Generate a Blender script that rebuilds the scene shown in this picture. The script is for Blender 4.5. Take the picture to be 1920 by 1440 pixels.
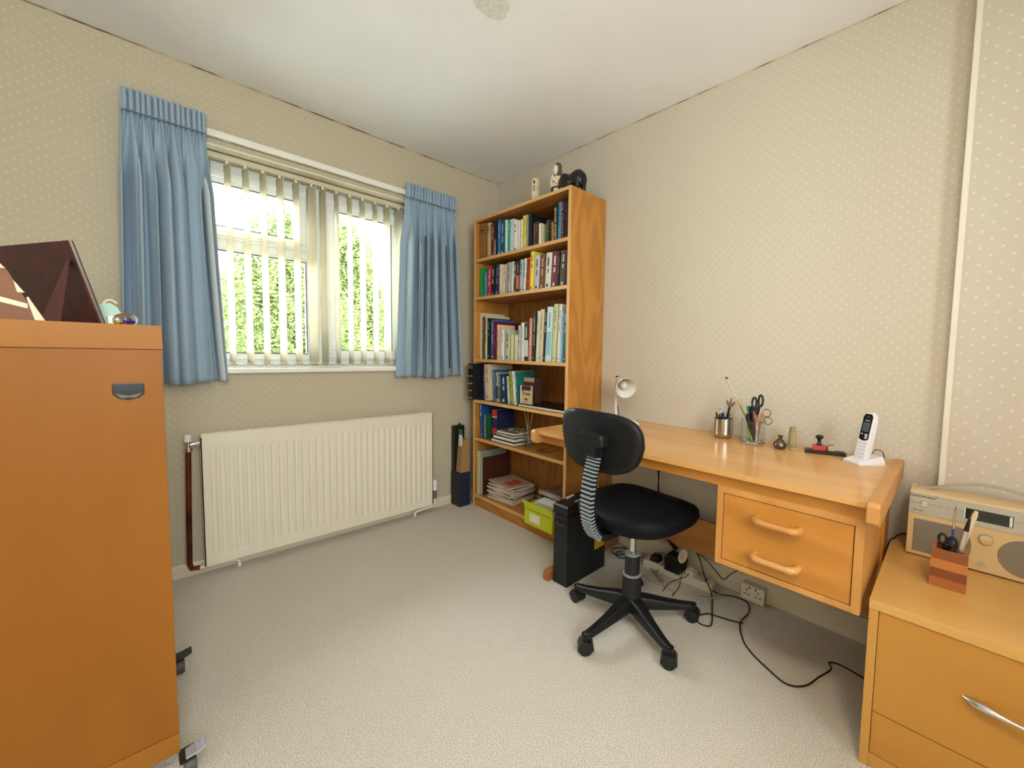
import bpy, bmesh, math, random
from mathutils import Vector, Matrix
from math import sin, cos, pi, radians as R
for o in list(bpy.data.objects): bpy.data.objects.remove(o)
SC = bpy.context.scene
C = SC.collection
random.seed(7)
# ------------------------------------------------------------------ camera
cd = bpy.data.cameras.new('camera'); cam = bpy.data.objects.new('camera', cd); C.objects.link(cam)
YAW, PITCH, ROLL = 42.63988, 3.784404, 1.264004
cd.sensor_fit = 'HORIZONTAL'; cd.sensor_width = 36; cd.lens = 760.415/1920*36
cd.shift_x = -128.727/1920; cd.shift_y = -6.1625/1920; cd.clip_start = .02
yw, pt, rl = R(YAW), R(PITCH), R(ROLL)
fw = Vector((cos(yw)*cos(pt), sin(yw)*cos(pt), -sin(pt)))
rt = Vector((sin(yw), -cos(yw), 0)); up = rt.cross(fw)
r2 = rt*cos(rl)+up*sin(rl); u2 = up*cos(rl)-rt*sin(rl)
M = Matrix((r2, u2, -fw)).transposed().to_4x4(); M.translation = (-1.904276, -2.667432, 1.111809)
cam.matrix_world = M; SC.camera = cam
# ------------------------------------------------------------------ sky, exposure
W = bpy.data.worlds.new('sky'); SC.world = W; W.use_nodes = True
wn = W.node_tree; bg = wn.nodes['Background']
bg.inputs[0].default_value = (.90, .95, 1, 1); bg.inputs[1].default_value = 17.0
SC.view_settings.view_transform = 'Standard'; SC.view_settings.look = 'None'
SC.view_settings.gamma = 1; SC.view_settings.use_curve_mapping = False
SC.view_settings.exposure = 0.6
def portal(loc, rot, sx, sy):                       # sampling guide over a window opening, emits nothing
    l = bpy.data.lights.new('window_portal', 'AREA'); l.shape = 'RECTANGLE'; l.size = sx; l.size_y = sy
    l.cycles.is_portal = True
    o = bpy.data.objects.new('window_portal', l); C.objects.link(o); o.location = loc; o.rotation_euler = rot
portal((-1.18, .3, 1.52), (R(-90), 0, 0), 1.5, 1.16)
portal((-1.9, -4.25, 1.6), (R(90), 0, 0), 1.2, 1.0)
# ------------------------------------------------------------------ materials
def lin(h):
    if not isinstance(h, str): return tuple(h)+((1,) if len(h) == 3 else ())
    v = [int(h[i:i+2], 16)/255 for i in (0, 2, 4)]
    return tuple(c/12.92 if c <= .04045 else ((c+.055)/1.055)**2.4 for c in v)+(1,)
MC = {}
def mat(name, col, rough=.5, metal=0, spec=.5, trans=0, ior=1.45, emit=0, coat=0):
    if name in MC: return MC[name]
    m = bpy.data.materials.new(name); m.use_nodes = True; b = m.node_tree.nodes['Principled BSDF']
    b.inputs['Base Color'].default_value = lin(col); b.inputs['Roughness'].default_value = rough
    b.inputs['Metallic'].default_value = metal; b.inputs['Specular IOR Level'].default_value = spec
    b.inputs['Transmission Weight'].default_value = trans; b.inputs['IOR'].default_value = ior
    b.inputs['Coat Weight'].default_value = coat
    if emit: b.inputs['Emission Color'].default_value = lin(col); b.inputs['Emission Strength'].default_value = emit
    MC[name] = m; return m
def nd(m, t, **k):
    n = m.node_tree.nodes.new(t)
    for a, v in k.items(): setattr(n, a, v)
    return n
def ln(m, a, b): m.node_tree.links.new(a, b)
def math_(m, op, a, b=None):
    n = nd(m, 'ShaderNodeMath', operation=op)
    for i, v in enumerate((a, b)):
        if v is None: continue
        if isinstance(v, (int, float)): n.inputs[i].default_value = v
        else: ln(m, v, n.inputs[i])
    return n.outputs[0]
def speckle(name, c1, c2, scale, rough=.6, bump=.2, dist=.001, detail=4, lo=.35, hi=.65, stretch=(1, 1, 1), metal=0, spec=.5):
    m = mat(name, c1, rough, metal, spec); b = m.node_tree.nodes['Principled BSDF']
    if len(m.node_tree.nodes) > 2: return m
    tc = nd(m, 'ShaderNodeTexCoord'); mp = nd(m, 'ShaderNodeMapping'); mp.inputs['Scale'].default_value = stretch
    ln(m, tc.outputs['Object'], mp.inputs[0])
    n = nd(m, 'ShaderNodeTexNoise'); n.inputs['Scale'].default_value = scale; n.inputs['Detail'].default_value = detail
    ln(m, mp.outputs[0], n.inputs[0])
    cr = nd(m, 'ShaderNodeValToRGB'); cr.color_ramp.elements[0].position = lo; cr.color_ramp.elements[1].position = hi
    cr.color_ramp.elements[0].color = lin(c2); cr.color_ramp.elements[1].color = lin(c1)
    ln(m, n.outputs[0], cr.inputs[0]); ln(m, cr.outputs[0], b.inputs['Base Color'])
    if bump:
        bp = nd(m, 'ShaderNodeBump'); bp.inputs['Strength'].default_value = bump; bp.inputs['Distance'].default_value = dist
        ln(m, n.outputs[0], bp.inputs['Height']); ln(m, bp.outputs[0], b.inputs['Normal'])
    return m
def wood(name, light, dark, axis, rough=.35, scale=1.0, arch=1.0, fine=.35):
    """oak veneer; axis = grain direction 0/1/2"""
    if name in MC: return MC[name]
    m = mat(name, light, rough, spec=.22 if 'beech' in name else .5); b = m.node_tree.nodes['Principled BSDF']
    tc = nd(m, 'ShaderNodeTexCoord')
    def noise(sc, st, det, dist=0):
        mp = nd(m, 'ShaderNodeMapping'); v = [sc*scale]*3; v[axis] = st*scale; mp.inputs['Scale'].default_value = v
        ln(m, tc.outputs['Object'], mp.inputs[0]); n = nd(m, 'ShaderNodeTexNoise'); n.inputs['Scale'].default_value = 1
        n.inputs['Detail'].default_value = det; n.inputs['Distortion'].default_value = dist; ln(m, mp.outputs[0], n.inputs[0]); return n.outputs[0]
    big = noise(4.5, .9, 2, .3)
    rings = math_(m, 'SINE', math_(m, 'MULTIPLY', big, 55*arch))
    rings = math_(m, 'ADD', math_(m, 'MULTIPLY', rings, .5), .5)
    fin = noise(240, 6, 3)
    f = math_(m, 'ADD', math_(m, 'MULTIPLY', rings, 1-fine), math_(m, 'MULTIPLY', fin, fine))
    cr = nd(m, 'ShaderNodeValToRGB'); cr.color_ramp.elements[0].position = .05; cr.color_ramp.elements[1].position = .95
    cr.color_ramp.elements[0].color = lin(dark); cr.color_ramp.elements[1].color = lin(light)
    ln(m, f, cr.inputs[0]); ln(m, cr.outputs[0], b.inputs['Base Color'])
    return m
OAKX = wood('oak_grain_x', 'c98f4a', 'b67d3c', 0); OAKY = wood('oak_grain_y', 'c98f4a', 'b67d3c', 1)
OAKZ = wood('oak_grain_z', 'c4883f', 'a9702f', 2)
EDGE = wood('pale_oak_edge', 'dcae72', 'd0a064', 1, arch=.3)
EDGEZ = wood('pale_oak_edge_upright', 'dcae72', 'd0a064', 2, arch=.3)
SHELFW = wood('oak_shelf_top', 'b97d3c', 'a56c2f', 1, .45)
BACKW = wood('oak_back_panel', 'a8702f', '8c5a26', 2, .5)
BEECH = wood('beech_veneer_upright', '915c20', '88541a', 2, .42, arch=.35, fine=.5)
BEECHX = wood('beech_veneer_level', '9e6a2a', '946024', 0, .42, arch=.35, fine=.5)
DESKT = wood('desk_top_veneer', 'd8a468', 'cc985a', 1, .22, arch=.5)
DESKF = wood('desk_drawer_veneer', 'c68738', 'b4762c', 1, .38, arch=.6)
DESKR = wood('desk_rail_oak', 'cb9558', 'bd8447', 0, .4, arch=.5)
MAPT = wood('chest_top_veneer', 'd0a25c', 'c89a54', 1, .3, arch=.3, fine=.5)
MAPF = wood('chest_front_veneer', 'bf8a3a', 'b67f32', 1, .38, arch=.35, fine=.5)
MAPZ = wood('chest_side_veneer', 'c6944a', 'bb883e', 2, .38, arch=.3, fine=.5)
WHITE = mat('white_paint', 'e9e6dc', .35); UPVC = mat('white_upvc', 'e6e8e4', .25)
BLACK = mat('black_plastic', '141517', .38); MBLACK = mat('matt_black_plastic', '17181a', .6)
CHROME = mat('chrome', 'd8d8d8', .12, 1); STEEL = mat('brushed_steel', 'b8b2a8', .24, 1)
PAPER = mat('paper_edges', 'ded6c0', .8); PWHITE = mat('white_plastic', 'e8e8e6', .3)
def flat(h, rough=.5): return mat('paint_'+h, h, rough)
# wallpaper with a staggered grid of small pale sprigs; u, v are world axes of the wall
def wallpaper(name, ax, base, dot, pitch=.047):
    m = mat(name, base, .75, spec=.3); b = m.node_tree.nodes['Principled BSDF']
    tc = nd(m, 'ShaderNodeTexCoord'); sp = nd(m, 'ShaderNodeSeparateXYZ'); ln(m, tc.outputs['Object'], sp.inputs[0])
    u = math_(m, 'MULTIPLY', sp.outputs[ax], 1/pitch); v = math_(m, 'MULTIPLY', sp.outputs[2], 1/pitch)
    a = math_(m, 'ADD', u, v); d = math_(m, 'SUBTRACT', u, v)
    def cen(x): return math_(m, 'ABSOLUTE', math_(m, 'SUBTRACT', math_(m, 'FRACT', math_(m, 'ADD', x, 100)), .5))
    ca, cb = cen(a), cen(d)
    r = math_(m, 'SQRT', math_(m, 'ADD', math_(m, 'POWER', ca, 2), math_(m, 'POWER', cb, 2)))
    f = nd(m, 'ShaderNodeMapRange'); f.inputs[1].default_value = .15; f.inputs[2].default_value = .08
    ln(m, r, f.inputs[0])
    n = nd(m, 'ShaderNodeTexNoise'); n.inputs['Scale'].default_value = 900; ln(m, tc.outputs['Object'], n.inputs[0])
    mx = nd(m, 'ShaderNodeMix', data_type='RGBA'); mx.inputs[6].default_value = lin(base); mx.inputs[7].default_value = lin(dot)
    ln(m, f.outputs[0], mx.inputs[0]); ln(m, mx.outputs[2], b.inputs['Base Color'])
    bp = nd(m, 'ShaderNodeBump'); bp.inputs['Strength'].default_value = .15; bp.inputs['Distance'].default_value = .0008
    ln(m, n.outputs[0], bp.inputs['Height']); ln(m, bp.outputs[0], b.inputs['Normal'])
    return m
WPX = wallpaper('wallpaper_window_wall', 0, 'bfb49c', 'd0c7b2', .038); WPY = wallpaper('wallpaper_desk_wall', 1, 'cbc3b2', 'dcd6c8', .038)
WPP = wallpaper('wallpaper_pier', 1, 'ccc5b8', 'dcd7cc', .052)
# ------------------------------------------------------------------ mesh helpers
def box(bm, x0, x1, y0, y1, z0, z1, bev=0, seg=2):
    if x0 > x1: x0, x1 = x1, x0
    if y0 > y1: y0, y1 = y1, y0
    if z0 > z1: z0, z1 = z1, z0
    vs = [bm.verts.new((x, y, z)) for x in (x0, x1) for y in (y0, y1) for z in (z0, z1)]
    fs = [bm.faces.new([vs[i] for i in q]) for q in ((0, 1, 3, 2), (4, 6, 7, 5), (0, 4, 5, 1), (2, 3, 7, 6), (0, 2, 6, 4), (1, 5, 7, 3))]
    if bev:
        es = list({e for f in fs for e in f.edges})
        r = bmesh.ops.bevel(bm, geom=es, offset=bev, segments=seg, profile=.5, affect='EDGES')
        vs = list({v for f in r['faces'] for v in f.verts} | {v for v in vs if v.is_valid})
    return vs
def prism(bm, poly, d0, d1, axis=1, bev=0):
    """polygon in the two other axes, extruded along axis"""
    def P(a, b, c):
        return {0: (c, a, b), 1: (a, c, b), 2: (a, b, c)}[axis]
    a = [bm.verts.new(P(u, v, d0)) for u, v in poly]; b = [bm.verts.new(P(u, v, d1)) for u, v in poly]
    fs = [bm.faces.new(a), bm.faces.new(b[::-1])]; n = len(poly)
    for i in range(n): fs.append(bm.faces.new((a[i], b[i], b[(i+1) % n], a[(i+1) % n])))
    if bev:
        es = list({e for f in fs[:2] for e in f.edges}); bmesh.ops.bevel(bm, geom=es, offset=bev, segments=2, profile=.5, affect='EDGES')
    return a+b
def lathe(bm, prof, c=(0, 0, 0), n=32, axis=2, caps=True, M4=None):
    rings = []
    for r, h in prof:
        ring = []
        for i in range(n):
            a = 2*pi*i/n; p = (r*cos(a), r*sin(a), h)
            if axis == 0: p = (h, r*cos(a), r*sin(a))
            if axis == 1: p = (r*sin(a), h, r*cos(a))
            p = Vector(p)
            if M4: p = M4 @ p
            ring.append(bm.verts.new(p+Vector(c)))
        rings.append(ring)
    for k in range(len(rings)-1):
        for i in range(n):
            j = (i+1) % n
            try: bm.faces.new((rings[k][i], rings[k][j], rings[k+1][j], rings[k+1][i]))
            except ValueError: pass
    if caps:
        bm.faces.new(rings[0][::-1]); bm.faces.new(rings[-1])
def smoothpts(pts, k=6):
    P = [Vector(p) for p in pts]; out = []
    for i in range(len(P)-1):
        a, b, c, d = P[max(i-1, 0)], P[i], P[i+1], P[min(i+2, len(P)-1)]
        for s in range(k):
            t = s/k
            out.append(.5*((2*b)+(c-a)*t+(2*a-5*b+4*c-d)*t*t+(3*b-a-3*c+d)*t**3))
    out.append(P[-1]); return out
def tube(bm, pts, r, n=10, smooth=0, caps=True):
    P = smoothpts(pts, smooth) if smooth else [Vector(p) for p in pts]
    rs = r if isinstance(r, (list, tuple)) else [r]*len(P)
    if len(rs) != len(P): rs = [rs[0]+(rs[-1]-rs[0])*i/(len(P)-1) for i in range(len(P))]
    prev = None; t0 = None; rings = []
    for i, p in enumerate(P):
        t = (P[min(i+1, len(P)-1)]-P[max(i-1, 0)]).normalized()
        if prev is None:
            a = Vector((0, 0, 1)) if abs(t.z) < .9 else Vector((1, 0, 0)); x = t.cross(a).normalized()
        else: x = (prev-t*prev.dot(t)).normalized()
        prev = x; y = t.cross(x)
        rings.append([bm.verts.new(p+(x*cos(2*pi*j/n)+y*sin(2*pi*j/n))*rs[i]) for j in range(n)])
    for k in range(len(rings)-1):
        for j in range(n):
            q = (j+1) % n; bm.faces.new((rings[k][j], rings[k][q], rings[k+1][q], rings[k+1][j]))
    if caps: bm.faces.new(rings[0][::-1]); bm.faces.new(rings[-1])
def loft(bm, rings, caps=True):
    V = [[bm.verts.new(p) for p in r] for r in rings]; n = len(V[0])
    for k in range(len(V)-1):
        for j in range(n):
            q = (j+1) % n; bm.faces.new((V[k][j], V[k][q], V[k+1][q], V[k+1][j]))
    if caps: bm.faces.new(V[0][::-1]); bm.faces.new(V[-1])
def B(*a, **k):
    bm = bmesh.new(); box(bm, *a, **k); return bm
ORG = {}
def thing(name, label, cat, loc=(0, 0, 0), rotz=0, group=None):
    o = bpy.data.objects.new(name, None); C.objects.link(o); o.empty_display_size = .05
    o.location = loc; o.rotation_euler = (0, 0, rotz); o['label'] = label; o['category'] = cat
    if group: o['group'] = group
    ORG[o.name] = Vector(loc); return o
def obj(name, bm, m, parent=None, smooth=30, label=None, local=False):
    """verts are in world metres unless local; children share their thing's frame"""
    org = Vector((0, 0, 0))
    if parent is not None: org = ORG[parent.name]
    if isinstance(bm, bmesh.types.BMesh):
        me = bpy.data.meshes.new(name)
        if not local and org.length: bmesh.ops.translate(bm, verts=bm.verts, vec=-org)
        bmesh.ops.recalc_face_normals(bm, faces=bm.faces)
        if smooth:
            for f in bm.faces: f.smooth = True
            for e in bm.edges:
                if len(e.link_faces) == 2 and e.calc_face_angle(0) > R(smooth): e.smooth = False
        bm.to_mesh(me); bm.free()
    else: me = bm; me.name = name
    me.materials.clear(); me.materials.append(m)
    o = bpy.data.objects.new(name, me); C.objects.link(o)
    if smooth and smooth <= 50 and len(me.polygons) < 4000: o.modifiers.new('weighted', 'WEIGHTED_NORMAL').keep_sharp = True
    if parent is not None: o.parent = parent
    ORG[o.name] = org
    if label: o['label'] = label
    return o
def tag(o, label, cat, group=None, kind=None):
    if label: o['label'] = label
    if cat: o['category'] = cat
    if group: o['group'] = group
    if kind: o['kind'] = kind
    return o
def struct(name, bm, m, smooth=0, parent=None):
    o = obj(name, bm, m, parent, smooth)
    if parent is None: o['kind'] = 'structure'
    return o
def copy_tree(o, parent=None):
    c = o.copy(); C.objects.link(c); c.parent = parent; ORG[c.name] = ORG[o.name]
    for ch in [k for k in bpy.data.objects if k.parent == o]: copy_tree(ch, c)
    return c
FX = {'-x': Matrix(((0, 0, -1, 0), (-1, 0, 0, 0), (0, 1, 0, 0), (0, 0, 0, 1))),          # upright, facing -X
      'spine': Matrix(((0, 0, -1, 0), (0, -1, 0, 0), (-1, 0, 0, 0), (0, 0, 0, 1))),      # reads top to bottom, facing -X
      '-y': Matrix(((1, 0, 0, 0), (0, 0, -1, 0), (0, 1, 0, 0), (0, 0, 0, 1)))}
def text(s, size, M4, loc, org=(0, 0, 0), ext=.0003, center=True, sx=1.0):
    cu = bpy.data.curves.new('t', 'FONT'); cu.body = s; cu.size = size; cu.extrude = ext; cu.resolution_u = 2
    cu.align_x = 'CENTER' if center else 'LEFT'; cu.align_y = 'CENTER'
    ob = bpy.data.objects.new('t', cu); me = bpy.data.meshes.new_from_object(ob)
    bpy.data.objects.remove(ob); bpy.data.curves.remove(cu)
    me.transform(Matrix.Translation(Vector(loc)-Vector(org)) @ M4 @ Matrix.Diagonal((sx, 1, 1, 1)))
    return me
# ================================================================== the room
XL, YB, H = -3.0, -4.0, 2.4
struct('floor', B(XL-.3, .3, YB-.3, .0, -.12, 0), speckle('carpet', 'f1ebe0', 'b4aa94', 300, .95, 1.0, .007, 6, .32, .6, spec=.1))
struct('ceiling', B(XL-.3, .3, YB-.3, .3, H, H+.15), speckle('ceiling_paint', 'f5f5f6', 'f1f1f2', 3, .8, .05, .002))
WX0, WX1, WZ0, WZ1 = -1.93, -.5, 1.0, 2.075
bm = bmesh.new()                                      # window wall with its opening
box(bm, XL-.3, WX0, 0, .3, 0, H); box(bm, WX1, .3, 0, .3, 0, H); box(bm, WX0, WX1, 0, .3, 0, WZ0-.012); box(bm, WX0, WX1, 0, .3, WZ1, H)
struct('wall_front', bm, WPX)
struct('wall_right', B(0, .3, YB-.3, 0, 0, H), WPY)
struct('wall_left', B(XL-.3, XL, YB-.3, 0, 0, H), mat('bounce_wall_paint', 'eee9dd', .7))  # unseen left and back walls made paler to bounce more light
bm = bmesh.new()
BX0, BX1, BZ0, BZ1 = -2.5, -1.3, 1.1, 2.1
box(bm, XL, BX0, YB-.25, YB, 0, H); box(bm, BX1, 0, YB-.25, YB, 0, H); box(bm, BX0, BX1, YB-.25, YB, 0, BZ0); box(bm, BX0, BX1, YB-.25, YB, BZ1, H)
struct('wall_back', bm, MC['bounce_wall_paint'])
bm = bmesh.new()
for x in (BX0, (BX0+BX1)/2-.03, BX1-.06): box(bm, x, x+.06, YB-.15, YB-.09, BZ0, BZ1)
for z in (BZ0, BZ1-.06): box(bm, BX0, BX1, YB-.15, YB-.09, z, z+.06)
struct('added_fill_window', bm, UPVC)  # added window behind the camera, lets in daylight as fill
bm = bmesh.new(); box(bm, -.045, 0, YB, -2.665, 0, H); struct('trim_1', bm, WPP)
struct('trim_2', B(-.052, 0, -2.665, -2.648, 0, H, bev=.003), mat('pier_edge_trim', 'e6e0d2', .5))
# skirting boards
bm = bmesh.new(); prism(bm, [(0, 0), (-.016, 0), (-.016, .05), (-.008, .062), (0, .062)], XL, -.016, 0)
for v in bm.verts: v.co = Vector((v.co.x, v.co.y, v.co.z))
struct('baseboard_front', bm, mat('skirting_paint', 'd9cfb6', .4))
bm = bmesh.new(); prism(bm, [(0, 0), (-.016, 0), (-.016, .09), (-.01, .1), (0, .1)], -2.648, 0, 1); struct('baseboard_right', bm, MC['skirting_paint'])
# a hairline settlement crack where ceiling meets wall, and the plaster patch on the ceiling
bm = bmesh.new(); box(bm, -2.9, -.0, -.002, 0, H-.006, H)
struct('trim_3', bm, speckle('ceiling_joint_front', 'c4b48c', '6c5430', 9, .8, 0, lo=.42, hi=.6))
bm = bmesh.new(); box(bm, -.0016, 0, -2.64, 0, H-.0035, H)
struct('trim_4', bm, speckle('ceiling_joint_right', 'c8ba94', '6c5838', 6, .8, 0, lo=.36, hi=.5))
# added warm fill light, shaped as an opal ceiling lamp behind the camera
lt = bpy.data.objects.new('ceiling_fill_light', None); C.objects.link(lt); lt.location = (-2.0, -3.1, H-.07); ORG[lt.name] = Vector((-2.0, -3.1, H-.07))
lt['label'] = 'added round fill light behind the camera, shaped as an opal lamp'; lt['category'] = 'fill light'
bm = bmesh.new(); lathe(bm, [(.19, H-.03), (.185, H-.045), (.15, H-.065), (.08, H-.078), (.002, H-.082)], (-2.0, -3.1, 0), 40); om = mat('fill_light_glow', (1, .80, .56), .4); om.node_tree.nodes['Principled BSDF'].inputs['Emission Color'].default_value = (1, .80, .56, 1); om.node_tree.nodes['Principled BSDF'].inputs['Emission Strength'].default_value = 45
obj('fill_light_shade', bm, om, lt, 60)
bm = bmesh.new(); lathe(bm, [(.2, H-.001), (.2, H-.03), (.192, H-.034)], (-2.0, -3.1, 0), 40); obj('base', bm, WHITE, lt, 40)
# ------------------------------------------------------------------ window
SOF = mat('window_recess_paint', 'e8e2cc', .5)
bm = bmesh.new(); box(bm, WX0, WX1, .0, .3, WZ1-.006, WZ1); box(bm, WX0, WX0+.006, 0, .3, WZ0, WZ1-.006); box(bm, WX1-.006, WX1, 0, .3, WZ0, WZ1-.006)
struct('trim_5', bm, SOF)
struct('trim_6', B(WX0-.0, WX1+.0, -.028, .14, WZ0-.024, WZ0, bev=.004), mat('sill_paint', 'ece8dc', .3))   # sill board
FY0, FY1 = .14, .2
x0, x1, z0, z1 = WX0+.006, WX1-.006, WZ0, WZ1-.006
bm = bmesh.new()
box(bm, x0, x1, FY0, FY1, z1-.07, z1, .004); box(bm, x0, x1, FY0, FY1, z0, z0+.045, .004)
box(bm, x0, x0+.06, FY0+.0015, FY1-.0015, z0, z1, .004); box(bm, x1-.06, x1, FY0+.0015, FY1-.0015, z0, z1, .004)
box(bm, -1.215, -1.155, FY0-.0025, FY1-.001, z0+.002, z1-.002, .002)                                    # mullion
box(bm, x0+.001, -1.215, FY0-.0012, FY1-.002, 1.612, 1.665, .004)                                   # transom
win = struct('window_1', bm, UPVC, 30)
def ring(bm, xa, xb, za, zb, w, ya, yb, wb=None):
    wb = wb or w
    box(bm, xa, xb, ya, yb, zb-w, zb, .004); box(bm, xa, xb, ya, yb, za, za+wb, .004)
    box(bm, xa, xa+w, ya, yb, za+wb, zb-w, .004); box(bm, xb-w, xb, ya, yb, za+wb, zb-w, .004)
bm = bmesh.new(); ring(bm, x0+.05, -1.222, 1.66, 2.005, .07, .125, .17, .062); ring(bm, x0+.062, -1.234, 1.672, 1.993, .03, .116, .13, .024); s1 = obj('opening_sash', bm, UPVC, win)
bm = bmesh.new(); ring(bm, x0+.05, -1.222, z0+.04, 1.618, .016, .13, .17, .036); obj('glazing_bead', bm, UPVC, win)
bm = bmesh.new(); ring(bm, -1.16, -.68, z0+.04, 2.005, .072, .125, .17, .062)
ring(bm, -1.148, -.692, z0+.052, 1.993, .03, .116, .13, .024)
box(bm, -.678, -.55, .1385, .18, z0+.003, z1-.003)
s2 = obj('opening_sash', bm, UPVC, win)
GK = mat('black_window_gasket', '24282c', .6)
for nm, (a, b_, c, d) in {'a': (-1.81, -1.29, 1.72, 1.937), 'b': (-1.86, -1.236, 1.075, 1.604), 'c': (-1.09, -.75, 1.1, 1.935)}.items():
    bm = bmesh.new(); ring(bm, a, b_, c, d, .006, .124, .132); obj('gasket', bm, GK, win)
def glassmat():
    m = bpy.data.materials.new('window_glass'); m.use_nodes = True; n = m.node_tree.nodes; n.clear()
    o = nd(m, 'ShaderNodeOutputMaterial'); t = nd(m, 'ShaderNodeBsdfTransparent'); g = nd(m, 'ShaderNodeBsdfGlossy')
    t.inputs[0].default_value = (.93, .96, .95, 1); g.inputs['Roughness'].default_value = .02
    f = nd(m, 'ShaderNodeFresnel'); f.inputs[0].default_value = 1.3; mx = nd(m, 'ShaderNodeMixShader')
    ln(m, f.outputs[0], mx.inputs[0]); ln(m, t.outputs[0], mx.inputs[1]); ln(m, g.outputs[0], mx.inputs[2]); ln(m, mx.outputs[0], o.inputs[0])
    return m
GL = glassmat()
for a, b_, c, d in ((-1.86, -1.24, 1.66, 2.0), (-1.87, -1.22, 1.04, 1.615), (-1.15, -.69, 1.045, 2.0)):
    obj('glass_pane', B(a, b_, .15, .156, c, d), GL, win)
gb = bmesh.new(); ring(gb, BX0, BX1, BZ0, BZ1, .05, YB-.14, YB-.1); w2 = bpy.data.objects['added_fill_window']
obj('glass_pane', B(BX0, BX1, YB-.13, YB-.125, BZ0, BZ1), GL, w2)
# window stays and handle
bm = bmesh.new(); box(bm, -1.186, -1.176, .108, .126, 1.46, 1.475, .002); box(bm, -1.187, -1.175, .1, .112, 1.36, 1.47, .003); obj('window_handle', bm, UPVC, win)
bm = bmesh.new(); box(bm, -1.47, -1.41, .118, .126, 1.685, 1.7, .002); tube(bm, [(-1.455, .115, 1.692), (-1.38, .105, 1.688)], .006); obj('window_handle', bm, UPVC, win)
# outside: eaves over the window
struct('trim_7', B(-5, 2, .3, .82, 2.42, 2.5), mat('eaves_board', 'dcdcd8', .6))
# ------------------------------------------------------------------ curtain rail, curtains, blind
bm = bmesh.new(); box(bm, -1.9, -.42, -.038, -.018, 2.098, 2.122, .003); box(bm, -1.9, -.42, -.03, -.026, 2.12, 2.13)
t = thing('curtain_rail', 'white curtain rail on the wall above the window', 'curtain rail', (-1.16, 0, 2.1))
obj('rail', bm, WHITE, t)
for x in (-1.6, -1.2, -.8): obj('bracket', B(x, x+.03, -.022, 0, 2.1, 2.125, bev=.002), WHITE, t)
CUR = speckle('blue_curtain_cloth', '9aafc0', '8fa4b6', 500, .85, .3, .0005, 2)
m = CUR; b = m.node_tree.nodes['Principled BSDF']; b.inputs['Sheen Weight'].default_value = .2
LINING = mat('curtain_lining', 'd6dcdc', .9)
def curtain(x0t, x1t, x0b, x1b, zt, zb, nfine, folds, label, seed, flip=1):
    rnd = random.Random(seed); t = thing('curtain', label, 'curtain', ((x0t+x1t)/2, -.07, zb), group=None)
    NX, NZ = 220, 46; ph = [rnd.uniform(-.9, .9) for _ in range(folds+1)]
    def xy(s, z, hd):
        k = 0 if hd else min(1, (zt-.085-z)/.28)
        xt = x0t+(x1t-x0t)*s; xb = x0b+(x1b-x0b)*s; q = (zt-z)/(zt-zb)
        x = xt+(xb-xt)*q**1.3
        fine = .009*sin(2*pi*nfine*s+.6*sin(9*s*seed)); i = s*folds
        w = sin(2*pi*i+ph[int(min(folds, round(i)))]*.4*sin(pi*(i % 1))+.5*q*sin(7*s+seed)+.7*sin(5.3*s+seed*1.7))
        w = math.copysign(abs(w)**.6, w)
        coarse = .044*w*(1-.12*q)+.010*sin(2*pi*folds*2.3*s+seed+1.5*q)
        y = fine*(1-.85*k)+coarse*k*(.5+.5*k)
        xoff = .018*k*cos(2*pi*i+.5*seed)
        return x+xoff, -.075+y
    bm = bmesh.new(); grid = []
    for a in range(NZ+1):
        z = (zt-.085)+(zb-(zt-.085))*a/NZ; row = []
        for c in range(NX+1):
            s = c/NX; x, y = xy(s, z, False); row.append(bm.verts.new((x, y, z+(.006*sin(9*s) if a == NZ else 0))))
        grid.append(row)
    for a in range(NZ):
        for c in range(NX): bm.faces.new((grid[a][c], grid[a][c+1], grid[a+1][c+1], grid[a+1][c]))
    bm.faces.ensure_lookup_table()
    o = obj('drape', bm, CUR, t, 0)
    for p in o.data.polygons: p.use_smooth = True
    md = o.modifiers.new('thick', 'SOLIDIFY'); md.thickness = .003
    bm = bmesh.new(); grid = []
    for a in range(9):
        z = zt-.09*a/8; row = []
        for c in range(NX+1):
            s = c/NX; x, y = xy(s, z, True); q = 1+.5*(1-a/8); fz = .005*sin(2*pi*nfine*s+1)*(1-a/8)
            row.append(bm.verts.new((x, -.077+(y+.075)*q*1.3-.003, z+fz)))
        grid.append(row)
    for a in range(8):
        for c in range(NX): bm.faces.new((grid[a][c], grid[a][c+1], grid[a+1][c+1], grid[a+1][c]))
    o = obj('gathered_heading', bm, CUR, t, 0)
    for p in o.data.polygons: p.use_smooth = True
    md = o.modifiers.new('thick', 'SOLIDIFY'); md.thickness = .004
    xe = (x1t, x1b) if flip > 0 else (x0t, x0b)
    bm = bmesh.new(); pr = []
    for a in range(NZ+1):
        z = (zt-.09)+(zb+.004-(zt-.09))*a/NZ; x, y = xy(1 if flip > 0 else 0, z, False)
        pr.append((bm.verts.new((x-flip*.002, y+.006, z)), bm.verts.new((x-flip*.03, -.026, z))))
    for a in range(NZ): bm.faces.new((pr[a][0], pr[a][1], pr[a+1][1], pr[a+1][0]))
    o = obj('lining', bm, LINING, t); md = o.modifiers.new('thick', 'SOLIDIFY'); md.thickness = .002
curtain(-1.925, -1.668, -1.955, -1.628, 2.168, .94, 15, 6, 'wide blue curtain hanging at the left side of the window, nearest the cabinet', 3, 1)
curtain(-.74, -.40, -.79, -.345, 2.16, .935, 17, 7, 'blue curtain hanging at the right side of the window, nearest the bookcase', 8, -1)
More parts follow.
